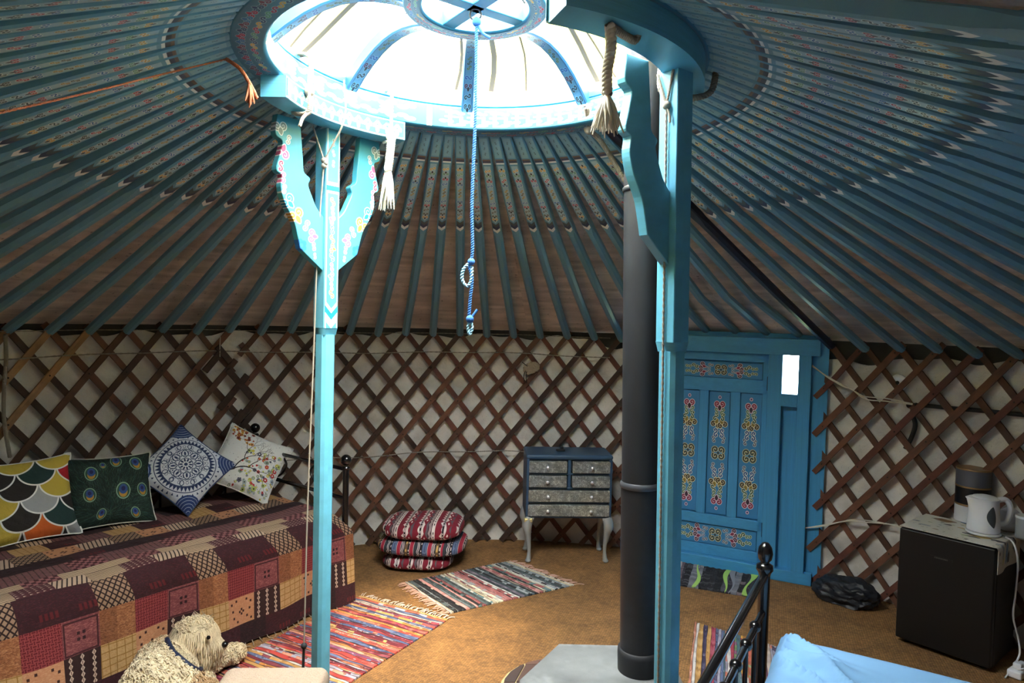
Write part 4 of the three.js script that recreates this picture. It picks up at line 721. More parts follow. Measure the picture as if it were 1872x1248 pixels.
// ------------------------------------------------------------------ rag rugs
function rug(label, A, B, C, D, palette, stripes, fringe, fringeCol, along = 1) {   // A-B-C-D on the floor; stripes lie parallel to A-B and follow one another towards D-C
  const R = thing('rag_rug', label, 'rug', [0, 0, 0]);
  const tex = canvasTexture(1024, 512, (c, w, h) => {
    let x = 0; c.fillStyle = '#2a2626'; c.fillRect(0, 0, w, h);
    while (x < w) {
      const sw = w / stripes * rr(0.35, 1.25), col = pick(palette), col2 = pick(palette), mix = rnd() < 0.45, ph = rr(0, 9);
      for (let y = 0; y < h; y += 4) {
        const wob = 2.5 * Math.sin(y / 70 + ph) + 1.5 * Math.sin(y / 23 + ph * 2), n = vnoise(y / 26 + ph * 7, x / 9);
        c.fillStyle = mix && n > 0.62 ? col2 : col; c.fillRect(x + wob, y, sw + 2, 4.5);
        c.fillStyle = `rgba(${n > 0.5 ? '255,250,240' : '20,12,18'},${Math.abs(n - 0.5) * 0.4})`; c.fillRect(x + wob, y, sw + 2, 4.5);
        c.fillStyle = 'rgba(18,10,16,0.55)'; c.fillRect(x + wob - 1.2, y, 2.6, 4.5);
      }
      for (let i = 0; i < 10; i++) { c.fillStyle = pick(['rgba(255,255,255,0.35)', 'rgba(20,10,20,0.4)']); c.fillRect(x + rr(0, sw * 0.8), rr(0, h), rr(2, 4), rr(5, 16)); }
      x += sw;
    }
  });
  const f = (u, v, side) => {
    const wv = 0.006 * Math.sin(u * stripes * 1.3) + 0.008 * Math.sin(v * 5 + u * 3), uu = u + (v > 0.02 && v < 0.98 ? 0 : wv * 0.4);
    const x = lerp(lerp(A.x, B.x, v), lerp(D.x, C.x, v), uu), z = lerp(lerp(A.z, B.z, v), lerp(D.z, C.z, v), uu);
    const rid = 0.0022 * Math.sin(u * stripes * Math.PI * 2) + 0.003 * (fbm(x * 14, z * 14, 4096, 2) - 0.5) + 0.003 * Math.max(0, fbm(x * 3 + 9, z * 3, 4096, 2) - 0.5);
    return [x, side ? 0.0015 : 0.0085 + rid, z, u, v];
  };
  part('woven_cloth', slab(Math.min(260, stripes * 5), 24, f), std({ map: tex, roughness: 0.95, bumpMap: rep(feltBump, 8, 4), bumpScale: 0.003 }), R);
  for (const e of fringe) {
    const g = []; for (let i = 0; i < 44; i++) { const v = (i + rr(0.2, 0.8)) / 44, p = f(e, v, 0), q = f(e ? e - 0.02 : 0.02, v, 0), dx = p[0] - q[0], dz = p[2] - q[2], n = Math.hypot(dx, dz), l = rr(0.03, 0.06), s = rr(-0.012, 0.012); g.push(tube([[p[0], 0.007, p[2]], [p[0] + dx / n * l * 0.5 + s, 0.009, p[2] + dz / n * l * 0.5], [p[0] + dx / n * l + s * 2, 0.004, p[2] + dz / n * l + s]], 0.0028, 4, 4)); }
    part('fringe', g, std({ color: fringeCol, roughness: 1 }), R).userData.kind = 'stuff';
  }
  return R;
}
const fl = (u, v) => atHeight(u, v, 0);
const greys = ['#8e9698', '#2c2b2c', '#c9c7bd', '#5d6a6c', '#b8a98c', '#c98f86', '#3d4a4c', '#d8d6cc', '#6d6470', '#a65f5c', '#4d6e72', '#e0d9b8', '#1f1f22'];
const reds = ['#a83a34', '#b87a3c', '#9c3a4c', '#bfb0a4', '#5d6a8c', '#8a3438', '#b88c50', '#74405e', '#b4604a', '#9a96a4', '#6a2430', '#bc7a60', '#c4beb8', '#4a587c', '#b04438', '#a85c40'];
const darks = ['#1d1c20', '#26252a', '#3a3a42', '#55545c', '#7b7d86', '#2e2a34', '#6b5a62', '#1a1a1e'];
{
  rug('grey and cream striped rag rug on the floor in front of the chest of drawers', fl(740, 1066), fl(823, 1122), fl(1048, 1071), fl(930, 1027), greys, 40, [0, 1], 0xc99f8c);
  const a = V(-1.06, 0, -1.665), b = V(-0.53, 0, -1.385), d = V(-0.5, 0, 0.866);
  rug('red and orange multicoloured rag rug beside the daybed', a, b, b.clone().addScaledVector(d, 1.55), a.clone().addScaledVector(d, 1.55), reds, 74, [0, 1], 0xd8c4b0);
  const R = rug('dark rag rug with bright green stripes at the foot of the blue door', V(0.735, 0, -2.46), V(0.62, 0, -2.03), V(1.25, 0, -1.785), V(1.455, 0, -2.2), darks, 20, [], 0x888888, 3);
  const mat = std({ color: 0xa9d36c, roughness: 0.95 }), band = (q, w, cl) => { const A = V(0.735, 0, -2.46), B = V(0.62, 0, -2.03), C = V(1.25, 0, -1.785), D = V(1.455, 0, -2.2), g = slab(3, 20, (u, v, s) => { const uu = q + (u - 0.5) * w * (0.7 + 0.5 * Math.sin(v * 4 + q * 9)) + 0.02 * Math.sin(v * 6 + q * 20), x = lerp(lerp(A.x, B.x, v), lerp(D.x, C.x, v), uu), z = lerp(lerp(A.z, B.z, v), lerp(D.z, C.z, v), uu); return [x, s ? 0.004 : 0.0125, z]; }); part('green_strip', g, cl, R).userData.label = 'bright strip woven into the dark rug'; };
  band(0.5, 0.03, mat); band(0.75, 0.035, mat); band(0.94, 0.075, mat); band(0.32, 0.03, std({ color: 0xb9b9bd, roughness: 0.95 })); band(0.8, 0.04, std({ color: 0x8d9098, roughness: 0.95 }));
  const e = V(0.81, 0, -1.43), g = V(1.42, 0, -0.97), k = V(-0.30, 0, 0.95);
  rug('red and purple multicoloured rag rug beside the blue bed', e, e.clone().addScaledVector(k, 0.66), g.clone().addScaledVector(k, 0.66), g, reds.concat(['#3a3450', '#4a6a74', '#6f8a5a', '#d8a03c']), 34, [], 0x888888, 1.6);
}

// ------------------------------------------------------------------ cream stool in front of the post
{
  const p = atHeight(514, 1213, 0.45), S = thing('stool', 'low stool with cream woven padded seat in front of the painted post', 'stool', [p.x + 0.005, 0, p.z + 0.185], 0.06);
  const tex = dataTexture(256, (x, y) => { const k = 0.86 + 0.24 * Math.abs(Math.sin(x * 0.4 + 3 * vnoise(x / 9, y / 9)) * Math.sin(y * 0.4)) + (hash(x, y) - 0.5) * 0.12; return [176 * k, 154 * k, 132 * k]; });
  part('seat', new RoundedBoxGeometry(0.345, 0.085, 0.37, 5, 0.035).translate(0, 0.408, 0), std({ map: rep(tex, 3, 3), bumpMap: rep(feltBump, 4, 4), bumpScale: 0.004, roughness: 0.95 }), S);
  part('frame', [box(0.31, 0.04, 0.33, 0, 0.346, 0)], woods[2], S);
  for (const [x, z] of [[-1, -1], [1, -1], [-1, 1], [1, 1]]) part('leg', taper([[x * 0.13, 0.33, z * 0.14], [x * 0.15, 0.0, z * 0.16]], [0.02, 0.014], 10), woods[2], S);
}

// ------------------------------------------------------------------ dog lying by the daybed
{
  const J = (u, v, z) => atZ(u, v, z);
  const bones = [];                                                   // [a, b, ra, rb]
  const bone = (a, b, ra, rb) => bones.push([a, b, ra, rb]);
  const Z = -0.67, sh = J(303, 1222, Z + 0.05), skull = J(354, 1167, Z), muz = J(381, 1180, Z), tip = J(401, 1181, Z), chest = J(338, 1230, Z);
  const rump = V(sh.x + 0.1, 0.155, sh.z + 0.26);
  bone(sh, rump, 0.125, 0.14);                                       // trunk
  bone(V(sh.x, 0.1, sh.z), V(rump.x, 0.105, rump.z), 0.095, 0.1);    // belly on the floor
  bone(chest, sh, 0.078, 0.1);
  bone(sh, skull, 0.08, 0.068);                                     // neck
  bone(skull, J(360, 1163, Z), 0.082, 0.08);                         // skull with its topknot
  bone(J(344, 1158, Z), J(372, 1160, Z), 0.06, 0.048);
  bone(skull, muz, 0.066, 0.05); bone(muz, tip, 0.05, 0.029);        // muzzle
  bone(J(364, 1194, Z), J(392, 1197, Z), 0.05, 0.03);                // beard
  bone(J(331, 1172, Z + 0.055), J(327, 1202, Z + 0.065), 0.032, 0.04);   // near ear
  bone(J(352, 1172, Z - 0.075), J(350, 1200, Z - 0.085), 0.03, 0.034);   // far ear
  const elbow = J(362, 1234, Z + 0.02); elbow.y = Math.max(elbow.y, 0.065);
  const pawN = V(elbow.x + 0.12, 0.034, elbow.z + 0.12);
  bone(chest, elbow, 0.066, 0.05); bone(elbow, pawN, 0.046, 0.036);  // near foreleg
  const e2 = J(380, 1208, Z - 0.1); e2.y = Math.max(0.06, e2.y); const pawF = atHeight(430, 1194, 0.05); bone(chest, e2, 0.06, 0.052); bone(e2, pawF, 0.05, 0.045);   // far foreleg stretched over the rug
  const knee = V(rump.x + 0.16, 0.11, rump.z - 0.05), hock = V(rump.x + 0.08, 0.05, rump.z + 0.13), toe = V(rump.x + 0.22, 0.036, rump.z + 0.12);
  bone(rump, knee, 0.12, 0.07); bone(knee, hock, 0.06, 0.04); bone(hock, toe, 0.038, 0.034);
  bone(V(rump.x, 0.14, rump.z + 0.08), V(rump.x - 0.16, 0.06, rump.z + 0.13), 0.05, 0.035);     // tail
  const box3 = new THREE.Box3(); for (const [a, b, r, q] of bones) { const m = Math.max(r, q) + 0.03; box3.expandByPoint(a.clone().addScalar(m)); box3.expandByPoint(a.clone().addScalar(-m)); box3.expandByPoint(b.clone().addScalar(m)); box3.expandByPoint(b.clone().addScalar(-m)); }
  const c = box3.getCenter(V()), half = Math.max(...box3.getSize(V()).toArray()) / 2 * 1.04, N = 116;
  const mc = new MarchingCubes(N, new THREE.MeshStandardMaterial(), false, false, 400000);
  mc.isolation = 0;
  const q = V(), ab = V(), pa = V();
  for (let k = 0; k < N; k++) for (let j = 0; j < N; j++) for (let i = 0; i < N; i++) {
    q.set((i - N / 2) / (N / 2) * half + c.x, (j - N / 2) / (N / 2) * half + c.y, (k - N / 2) / (N / 2) * half + c.z);
    let s = 0; const K = 130;
    for (const [a, b, ra, rb] of bones) { ab.subVectors(b, a); pa.subVectors(q, a); const t = clamp(pa.dot(ab) / Math.max(1e-6, ab.lengthSq()), 0, 1), d = pa.addScaledVector(ab, -t).length() - lerp(ra, rb, t); if (d < 0.1) s += Math.exp(-K * d); }
    mc.field[i + j * N + k * N * N] = s > 0 ? Math.log(s) / K : -0.1;
  }
  mc.update();
  const count = mc.count, pos = new Float32Array(count * 3);
  for (let i = 0; i < count; i++) { pos[i * 3] = mc.positionArray[i * 3] * half + c.x; pos[i * 3 + 1] = mc.positionArray[i * 3 + 1] * half + c.y; pos[i * 3 + 2] = mc.positionArray[i * 3 + 2] * half + c.z; }
  let g = new THREE.BufferGeometry(); g.setAttribute('position', new THREE.BufferAttribute(pos, 3)); g = mergeVertices(g, 1e-4); g.computeVertexNormals();
  const headness = (x, y, z) => smooth(-Math.hypot(x - skull.x - 0.03, y - skull.y + 0.01, z - skull.z), -0.16, -0.115);
  const coat = (x, y, z) => { const k = 0.78 + (noise3(x * 70, y * 70, z * 70) - 0.5) * 0.5, tan = Math.max(smooth(noise3(x * 8, y * 8, z * 8), 0.45, 0.62) * (1 - headness(x, y, z) * 0.75), 1.3 * smooth(x, tip.x + 0.03, tip.x + 0.05)); return [lerp(0.80, 0.62, tan) * k, lerp(0.66, 0.43, tan) * k, lerp(0.43, 0.24, tan) * k]; };   // cream coat with tan patches
  const D = thing('dog', 'cream curly haired dog lying beside the daybed, head turned towards the rug', 'dog');
  {
    const p = g.attributes.position, n = g.attributes.normal, cs = new Float32Array(p.count * 3), curls = [], locks = [];
    for (let i = 0; i < p.count; i++) {
      const x = p.getX(i), y = p.getY(i), z = p.getZ(i), h = headness(x, y, z), a = (noise3(x * 60, y * (h > 0.5 ? 24 : 60), z * 60) - 0.5) * lerp(0.03, 0.014, h);
      const snout = smooth(x, muz.x + 0.01, muz.x + 0.03) * h;
      p.setXYZ(i, x + n.getX(i) * a, Math.max(0.004, y + n.getY(i) * a), z + n.getZ(i) * a);
      cs.set(coat(x, y, z), i * 3);
      if (y > 0.03 && rnd() < 0.5) { const top = y > skull.y + 0.055; (h > 0.5 && !top ? locks : curls).push([p.getX(i), p.getY(i), p.getZ(i), n.getX(i), n.getY(i), n.getZ(i), snout]); }
    }
    g.setAttribute('color', new THREE.BufferAttribute(cs, 3)); g.computeVertexNormals();
    part('body', g, std({ vertexColors: true, roughness: 1 }), D);
    const fur = std({ color: 0xffffff, roughness: 1 }), m4 = new THREE.Matrix4(), qt = new THREE.Quaternion(), up = V(0, 0, 1), col = new THREE.Color();
    const hair = (name, geo, list, place) => { const im = new THREE.InstancedMesh(geo, fur, list.length); im.name = name; list.forEach((l, i) => { im.setMatrixAt(i, place(l)); { const f = rr(0.85, 1.2); col.setRGB(...coat(l[0] + 0.01, l[1], l[2]).map((v) => v * f)); }; im.setColorAt(i, col); }); im.userData.kind = 'stuff'; D.add(im); };
    hair('curls', new THREE.TorusGeometry(0.0052, 0.0022, 4, 8, 4.6), curls, (l) => { qt.setFromUnitVectors(up, V(l[3] + rr(-0.9, 0.9), l[4] + rr(-0.9, 0.9), l[5] + rr(-0.9, 0.9)).normalize()); const s = rr(0.7, 1.35); return m4.compose(V(l[0], l[1], l[2]), qt, V(s, s, s)).clone(); });
    const lock = taper([[0, 0, 0], [0.002, -0.014, 0.004], [-0.001, -0.03, 0.005], [0, -0.042, 0.002]], [0.003, 0.0028, 0.002, 0.0006], 4, 3);
    hair('locks', lock, locks, (l) => { const out = V(l[3], 0.2, l[5]).normalize(); qt.setFromUnitVectors(V(0, 0, 1), out); const s = rr(0.7, 1.3) * (1 - 0.55 * l[6]); return m4.compose(V(l[0], l[1], l[2]), qt, V(s, s, s)).clone(); });
  }
  const nose = J(411, 1177, Z + 0.005); part('nose', new THREE.SphereGeometry(0.0145, 14, 10).scale(1, 0.85, 1.1).translate(nose.x, nose.y, nose.z), phys({ color: 0x17130f, roughness: 0.25 }), D);
  const eye = J(381, 1165, Z + 0.062); part('eye', ball(0.0085, eye.x, eye.y, eye.z), phys({ color: 0x0c0806, roughness: 0.1 }), D);
  { const m = J(338, 1214, Z + 0.1); part('collar', tube([J(306, 1172, Z + 0.09), J(315, 1190, Z + 0.19), J(329, 1204, Z + 0.255), J(345, 1217, Z + 0.265), J(360, 1225, Z + 0.2), J(360, 1212, Z - 0.05), J(334, 1186, Z - 0.07), J(310, 1172, Z - 0.04)], 0.0125, 80, 8, true), std({ color: 0x1b2740, roughness: 0.6 }), D);
    const tg = J(350, 1228, Z + 0.25); part('name_tag', cyl(0.012, 0.012, 0.003, 0, 0, 0, 16).rotateX(1.2).translate(tg.x, tg.y, tg.z), std({ color: 0xb8b8bc, metalness: 0.8, roughness: 0.3 }), D); }
}

// ------------------------------------------------------------------ iron bed with blue sheet at the right
{
  const o = atZ(1398, 1040, -0.33), turn = -0.5236, B = thing('iron_bed', 'black iron bed frame with egg shaped finial beside the blue mattress', 'bed', [o.x, 0, o.z], turn);
  const post = (x, z) => part('post', [cyl(0.021, 0.021, 0.715, x, 0.3575, z, 16), lathe([[0.0001, 0.815], [0.012, 0.812], [0.024, 0.795], [0.028, 0.772], [0.024, 0.75], [0.014, 0.738], [0.018, 0.735], [0.03, 0.728], [0.031, 0.71], [0.024, 0.70], [0.021, 0.69]], 20).translate(x, 0, z)], M.black, B);
  post(0, 0); post(0, 1.3); post(1.95, 0); post(1.95, 1.3);
  for (const x of [0, 1.95]) {
    part('top_rail', rod([x, 0.69, 0.015], [x, 0.69, 1.285], 0.015), M.black, B);
    part('middle_rail', [rod([x, 0.55, 0.015], [x, 0.55, 1.285], 0.012), ...Array.from({ length: 7 }, (_, i) => ball(0.021, x, 0.553, 0.16 + i * 0.16))], M.black, B);
    part('lower_rail', rod([x, 0.24, 0.015], [x, 0.24, 1.285], 0.014), M.black, B);
    for (let i = 0; i < 7; i++) part('spindle', rod([x, 0.24, 0.16 + i * 0.16], [x, 0.55, 0.16 + i * 0.16], 0.0085), M.black, B);
  }
  part('side_rail', [rod([0, 0.25, 0.03], [1.95, 0.25, 0.03], 0.016), rod([0, 0.25, 1.27], [1.95, 0.25, 1.27], 0.016)], M.black, B);
  const T = thing('mattress', 'thick mattress in a creased light blue sheet on the iron bed', 'mattress', [o.x, 0, o.z], turn);
  const L0 = 0.06, L1 = 1.9, W0 = 0.04, W1 = 1.27, y0 = 0.275, y1 = 0.505;
  const f = (u, v) => {                                              // a rounded cushion with creases that run out of the corner
    const a = u * 2 - 1, b = v * 2 - 1, ex = (t) => Math.sign(t) * (1 - (1 - Math.min(1, Math.abs(t))) ** 2.2);
    const X = lerp(L0, L1, ex(a) * 0.5 + 0.5), Zz = lerp(W0, W1, ex(b) * 0.5 + 0.5), ed = Math.max(0, Math.abs(a) - 0.62) / 0.38, eb = Math.max(0, Math.abs(b) - 0.62) / 0.38;
    const r = Math.min(1, Math.hypot(ed, eb)), drop = 1 - Math.sqrt(Math.max(0, 1 - r ** 2.4));
    const ang = Math.atan2(Zz - 0.02, X + 0.25), rad = Math.hypot(Zz, X + 0.2), ridge = (q) => 1 - Math.abs(2 * q - 1);
    const wx = fbm(X * 2.3, Zz * 2.3, 4096, 3) * 1.6, rq = (q) => ridge(clamp(q * 1.8 - 0.4, 0, 1)), cr = rq(fbm(ang * 5 + wx, rad * 1.1, 4096, 2)) ** 5 * 0.036 + rq(fbm(X * 2.6 + Zz * 1.2 + wx, Zz * 1.9 - X * 0.7, 4096, 3)) ** 6 * 0.034;
    return [X, y1 - (y1 - y0) * drop + cr * Math.max(0, 1 - 1.6 * drop) + 0.006 * Math.sin(X * 4), Zz];
  };
  part('sheet', sheet(170, 130, f), std({ color: 0x7fb0da, roughness: 0.85 }), T).userData.label = 'light blue cotton sheet';
  part('mattress_base', box(L1 - L0 - 0.03, 0.2, W1 - W0 - 0.03, (L0 + L1) / 2, 0.37, (W0 + W1) / 2, 0.03), std({ color: 0xd8d8d8, roughness: 0.9 }), T);
}

// ------------------------------------------------------------------ fridge and the things on it
{
  const P0 = V(1.815, 0, -1.285), ax = V(0.64, 0, 0.77), az = V(-0.77, 0, 0.64), turn = Math.atan2(-0.77, 0.64), W = 0.42, DP = 0.37, H = 0.605;
  const at = (x, y, z) => P0.clone().addScaledVector(ax, x).addScaledVector(az, -z).setY(y);       // x along the front, z back from it
  const F = thing('mini_fridge', 'black mini fridge standing against the lattice', 'fridge', at(W / 2, 0, DP / 2).toArray(), turn);
  const fb = phys({ color: 0x050506, roughness: 0.5 });
  part('body', box(W, H - 0.02, DP - 0.045, 0, H / 2 + 0.005, -0.022, 0.006), fb, F);
  part('fridge_door', box(W, H - 0.03, 0.04, 0, H / 2 + 0.008, DP / 2 - 0.02, 0.008), fb, F);
  part('foot', [[-1, -1], [1, -1], [-1, 1], [1, 1]].map(([x, z]) => cyl(0.015, 0.015, 0.02, x * (W / 2 - 0.04), 0.01, z * (DP / 2 - 0.06), 10)), M.blackMatt, F);
  const badge = canvasTexture(512, 64, (c, w, h) => { c.fillStyle = '#08080a'; c.fillRect(0, 0, w, h); c.fillStyle = '#6f6b66'; c.font = 'bold 50px sans-serif'; c.textAlign = 'center'; c.textBaseline = 'middle'; c.fillText('COOKWORKS', w / 2, h / 2 + 2, w - 20); });
  part('badge', uvBox(box(0.098, 0.0125, 0.002, 0, 0, 0, 0), -0.049, 0.049, -0.00625, 0.00625).translate(-W / 2 + 0.195, 0.49, DP / 2 + 0.0008), std({ map: badge, roughness: 0.5 }), F);
  // printed oilcloth over the top, hanging down at the side
  const cloth = canvasTexture(768, 768, (c, w) => {
    c.fillStyle = '#d5d2c4'; c.fillRect(0, 0, w, w); const blob = (x, y, s, col) => { c.fillStyle = col; c.beginPath(); for (let k = 0; k < 9; k++) { const a = k / 9 * 6.283, q = s * (0.6 + 0.6 * hash(k, Math.round(x))); c.lineTo(x + Math.cos(a) * q * 1.4, y + Math.sin(a) * q); } c.fill(); };
    for (let i = 0; i < 26; i++) blob(rr(0, w), rr(0, w), rr(16, 60), pick(['#c9c25a', '#a8b04a', '#5f8fb8', '#2b2a2c', '#8d6a4a', '#e8e4d8', '#98a0a4', '#b89a5a', '#3a3a3c', '#7a8f4a']));
    for (let i = 0; i < 90; i++) blob(rr(0, w), rr(0, w), rr(3, 12), pick(['#26241f', '#5a4a30', '#e8e6da', '#6a7a3a']));
  });
  const C = thing('oilcloth', 'printed cream oilcloth covering the fridge top and hanging over its side', 'cloth', at(W / 2, H, DP / 2).toArray(), turn);
  part('cloth', slab(44, 16, (u, v, s) => { const w = u * (W + 0.13), z = lerp(-DP / 2 + 0.01, DP / 2 + 0.004, v), e = w - W - 0.006; const x = e > 0 ? W / 2 + 0.008 + 0.006 * Math.sin(v * 9) + s * 0.002 : -W / 2 + w; return [x, (e > 0 ? -e + 0.001 : 0.002) + (s ? 0 : 0.002), z, u, v]; }), std({ map: cloth, roughness: 0.35 }), C);
  // storage tins stacked in a column
  const tin = (label, y, h, r, col, metal) => { const q = thing('storage_tin', label, 'tin', [T.x, y, T.z]); part('can', lathe([[0.0001, 0], [r - 0.004, 0], [r, 0.003], [r, h - 0.008], [r - 0.002, h - 0.006]], 40), std({ color: col, roughness: 0.45, metalness: metal }), q); part('rim', lathe([[r - 0.003, h - 0.008], [r + 0.001, h - 0.008], [r + 0.001, h], [r - 0.004, h], [0.0001, h - 0.002]], 40), std({ color: 0x9a7a52, roughness: 0.45, metalness: 0.4 }), q); };
  const T = atHeight(1776, 951, 0.613); 
  tin('white storage tin at the bottom of the stack on the fridge', 0.611, 0.096, 0.08, 0xd9dade, 0); tin('black storage tin in the middle of the stack on the fridge', 0.7075, 0.096, 0.08, 0x0b0b0d, 0); tin('grey storage tin with a gold rim on top of the stack', 0.804, 0.092, 0.081, 0x62646c, 0.2);
  // kettle
  const kp = atHeight(1797, 974, 0.612), K = thing('kettle', 'white plastic electric kettle with a leaf shaped water window', 'kettle', [kp.x, 0.611, kp.z], -0.15);
  const kb = lathe([[0.0001, 0.014], [0.068, 0.014], [0.071, 0.02], [0.069, 0.07], [0.064, 0.13], [0.062, 0.17], [0.064, 0.178], [0.060, 0.182], [0.0001, 0.184]], 40);
  { const p = kb.attributes.position; for (let i = 0; i < p.count; i++) { const x = p.getX(i), y = p.getY(i), z = p.getZ(i), k = smooth(y, 0.11, 0.178) * Math.max(0, -x / 0.064) ** 6; p.setX(i, x - 0.024 * k); } kb.computeVertexNormals(); }
  part('jug', kb, M.whitePlastic, K);
  part('lid', lathe([[0.0001, 0.194], [0.03, 0.193], [0.05, 0.188], [0.054, 0.182]], 32), M.whitePlastic, K);
  part('handle', taper([[0.058, 0.172, 0], [0.095, 0.176, 0], [0.118, 0.145, 0], [0.116, 0.1, 0], [0.098, 0.06, 0], [0.064, 0.05, 0]], [0.014, 0.0135, 0.013, 0.0125, 0.012, 0.014], 12), M.whitePlastic, K);
  part('power_base', lathe([[0.0001, 0], [0.074, 0], [0.076, 0.004], [0.075, 0.012], [0.0001, 0.013]], 40), M.whitePlastic, K);
  { // leaf window bent round the jug
    const g = slab(8, 16, (u, v, s) => { const y = lerp(0.045, 0.15, v), bulge = Math.sin(Math.PI * v) ** 0.8, c0 = 0.02 + 0.16 * Math.sin(Math.PI * v * 0.9) - 0.1, a = c0 + (u - 0.5) * 0.62 * bulge + Math.PI / 2 - 0.1, r = lerp(0.0705, 0.0635, (y - 0.03) / 0.13) + (s ? -0.001 : 0.0015); return [r * Math.cos(a), y, r * Math.sin(a)]; });
    part('water_window', g, phys({ color: 0x4a4f55, roughness: 0.2 }), K).userData.label = 'dark translucent water gauge';
  }
  const tp = atHeight(1845, 968, 0.611), Tp = thing('teapot', 'white ceramic teapot behind the kettle', 'teapot', tp.toArray(), 0.5);
  part('pot', lathe([[0.0001, 0], [0.04, 0], [0.058, 0.03], [0.06, 0.06], [0.046, 0.09], [0.036, 0.1], [0.0001, 0.102]], 28), M.whitePlastic, Tp);
  part('spout', taper([[0.05, 0.05, 0], [0.078, 0.075, 0], [0.09, 0.1, 0]], [0.016, 0.011, 0.009], 10), M.whitePlastic, Tp);
  part('lid', [lathe([[0.036, 0.1], [0.02, 0.112], [0.0001, 0.114]], 20), ball(0.009, 0, 0.12, 0)], M.whitePlastic, Tp);
  const gp = atHeight(1874, 984, 0.611), G = thing('storage_jar', 'frosted plastic storage jar at the end of the fridge top', 'jar', gp.toArray());
  part('jar', lathe([[0.0001, 0], [0.04, 0], [0.042, 0.01], [0.042, 0.1], [0.039, 0.1], [0.039, 0.006], [0.0001, 0.006]], 28), phys({ color: 0xdfe4e4, transmission: 0.6, roughness: 0.35, thickness: 0 }), G);
  part('lid', cyl(0.044, 0.044, 0.012, 0, 0.107, 0, 28), phys({ color: 0xd8dcdc, roughness: 0.4 }), G);
  // kettle lead and the socket block it is plugged into
  const sock = atHeight(1858, 1222, 0.025), pts = [[1838, 981, 0.62], [1851, 990, 0.6]].map(([u, v, h]) => atHeight(u, v, h));
  const e = [[1860, 1020], [1856, 1090], [1852, 1125], [1862, 1170], [1864, 1195], [1856, 1214]].map(([u, v], i) => atZ(u, v, lerp(pts[1].z + 0.02, sock.z, (i + 1) / 6)));
  const last = sock.clone().setY(0.05); single('kettle_lead', tube([...pts, ...e, last], 0.0042, 70, 8), M.whitePlastic, 'white kettle cable hanging down beside the black fridge', 'cable');
  const X = thing('extension_block', 'white socket block on the floor at the end of the kettle cable', 'socket', [sock.x + 0.02, 0, sock.z], 0.6);
  part('housing', box(0.16, 0.036, 0.06, 0, 0.018, 0, 0.008), M.whitePlastic, X); part('plug', box(0.04, 0.03, 0.036, -0.03, 0.05, 0, 0.008), M.whitePlastic, X);
  single('extension_cable', tube([[sock.x + 0.06, 0.006, sock.z], [sock.x + 0.1, 0.03, sock.z + 0.04], [sock.x + 0.02, 0.06, sock.z + 0.06], [sock.x - 0.04, 0.02, sock.z + 0.02], [sock.x - 0.09, 0.006, sock.z + 0.05]], 0.0035, 40, 7), M.whitePlastic, 'thin white cable looped beside the socket block', 'cable');
}
{ // crumpled bin bag by the wall
  const g = new THREE.IcosahedronGeometry(1, 14), p = g.attributes.position, v = V();
  for (let i = 0; i < p.count; i++) { v.fromBufferAttribute(p, i); const k = 1 + (noise3(v.x * 2.2, v.y * 2.2, v.z * 2.2) - 0.5) * 0.6 + (1 - Math.abs(2 * noise3(v.x * 3, v.y * 4.5, v.z * 3) - 1)) * 0.3 + (1 - Math.abs(2 * noise3(v.x * 7, v.y * 9, v.z * 7) - 1)) * 0.08 - 0.28; p.setXYZ(i, v.x * 0.165 * k, Math.max(0.004, 0.062 + v.y * 0.095 * k), v.z * 0.11 * k); }
  g.computeVertexNormals();
  const m = single('bin_bag', g, phys({ color: 0x1b1f26, roughness: 0.5 }), 'crumpled black plastic bag on the floor against the lattice', 'bag'); const c = atHeight(1553, 1108, 0); m.position.set(c.x + 0.01, 0, c.z - 0.05); m.rotation.y = -0.7;
}

// ------------------------------------------------------------------ small things on the wall
function wallHit(u, v, off = 0) {
  const d = ray(u, v), A = WA + off, B = WB + off, ox = EYE.x - WX, oz = EYE.z, a = (d.x / A) ** 2 + (d.z / B) ** 2, b = 2 * (ox * d.x / A ** 2 + oz * d.z / B ** 2), c = (ox / A) ** 2 + (oz / B) ** 2 - 1, t = (-b + Math.sqrt(b * b - 4 * a * c)) / (2 * a);
  return EYE.clone().addScaledVector(d, t);
}
const inward = (p) => Math.atan2(WX - p.x, -p.z);
{
  const p = wallHit(1643, 699, 0.022), L = thing('wall_light', 'round white push light on the felt behind the lattice', 'light', p.toArray(), inward(p));
  part('housing', lathe([[0.0001, 0.017], [0.03, 0.016], [0.046, 0.011], [0.05, 0.0], [0.0001, 0.0]], 32).rotateX(Math.PI / 2), M.whitePlastic, L); part('button', cyl(0.011, 0.011, 0.006, 0, 0, 0, 18).rotateX(Math.PI / 2).translate(0, 0, 0.017), M.black, L);
  const s = [[1664, 740], [1690, 741], [1740, 746], [1790, 750], [1840, 755], [1890, 760]].map(([u, v]) => wallHit(u, v, 0.019)), h = [[1678, 738], [1668, 752], [1673, 776], [1666, 800], [1655, 820]].map(([u, v]) => wallHit(u, v, 0.018));
  const S = thing('black_strap', 'black strap knotted behind the lattice above the fridge', 'strap'); part('band', tube(s, 0.012, 40, 8), M.blackMatt, S); part('loose_end', tube(h, 0.0125, 30, 8), M.blackMatt, S); part('knot', ball(0.021, s[0].x, s[0].y, s[0].z), M.blackMatt, S);
}
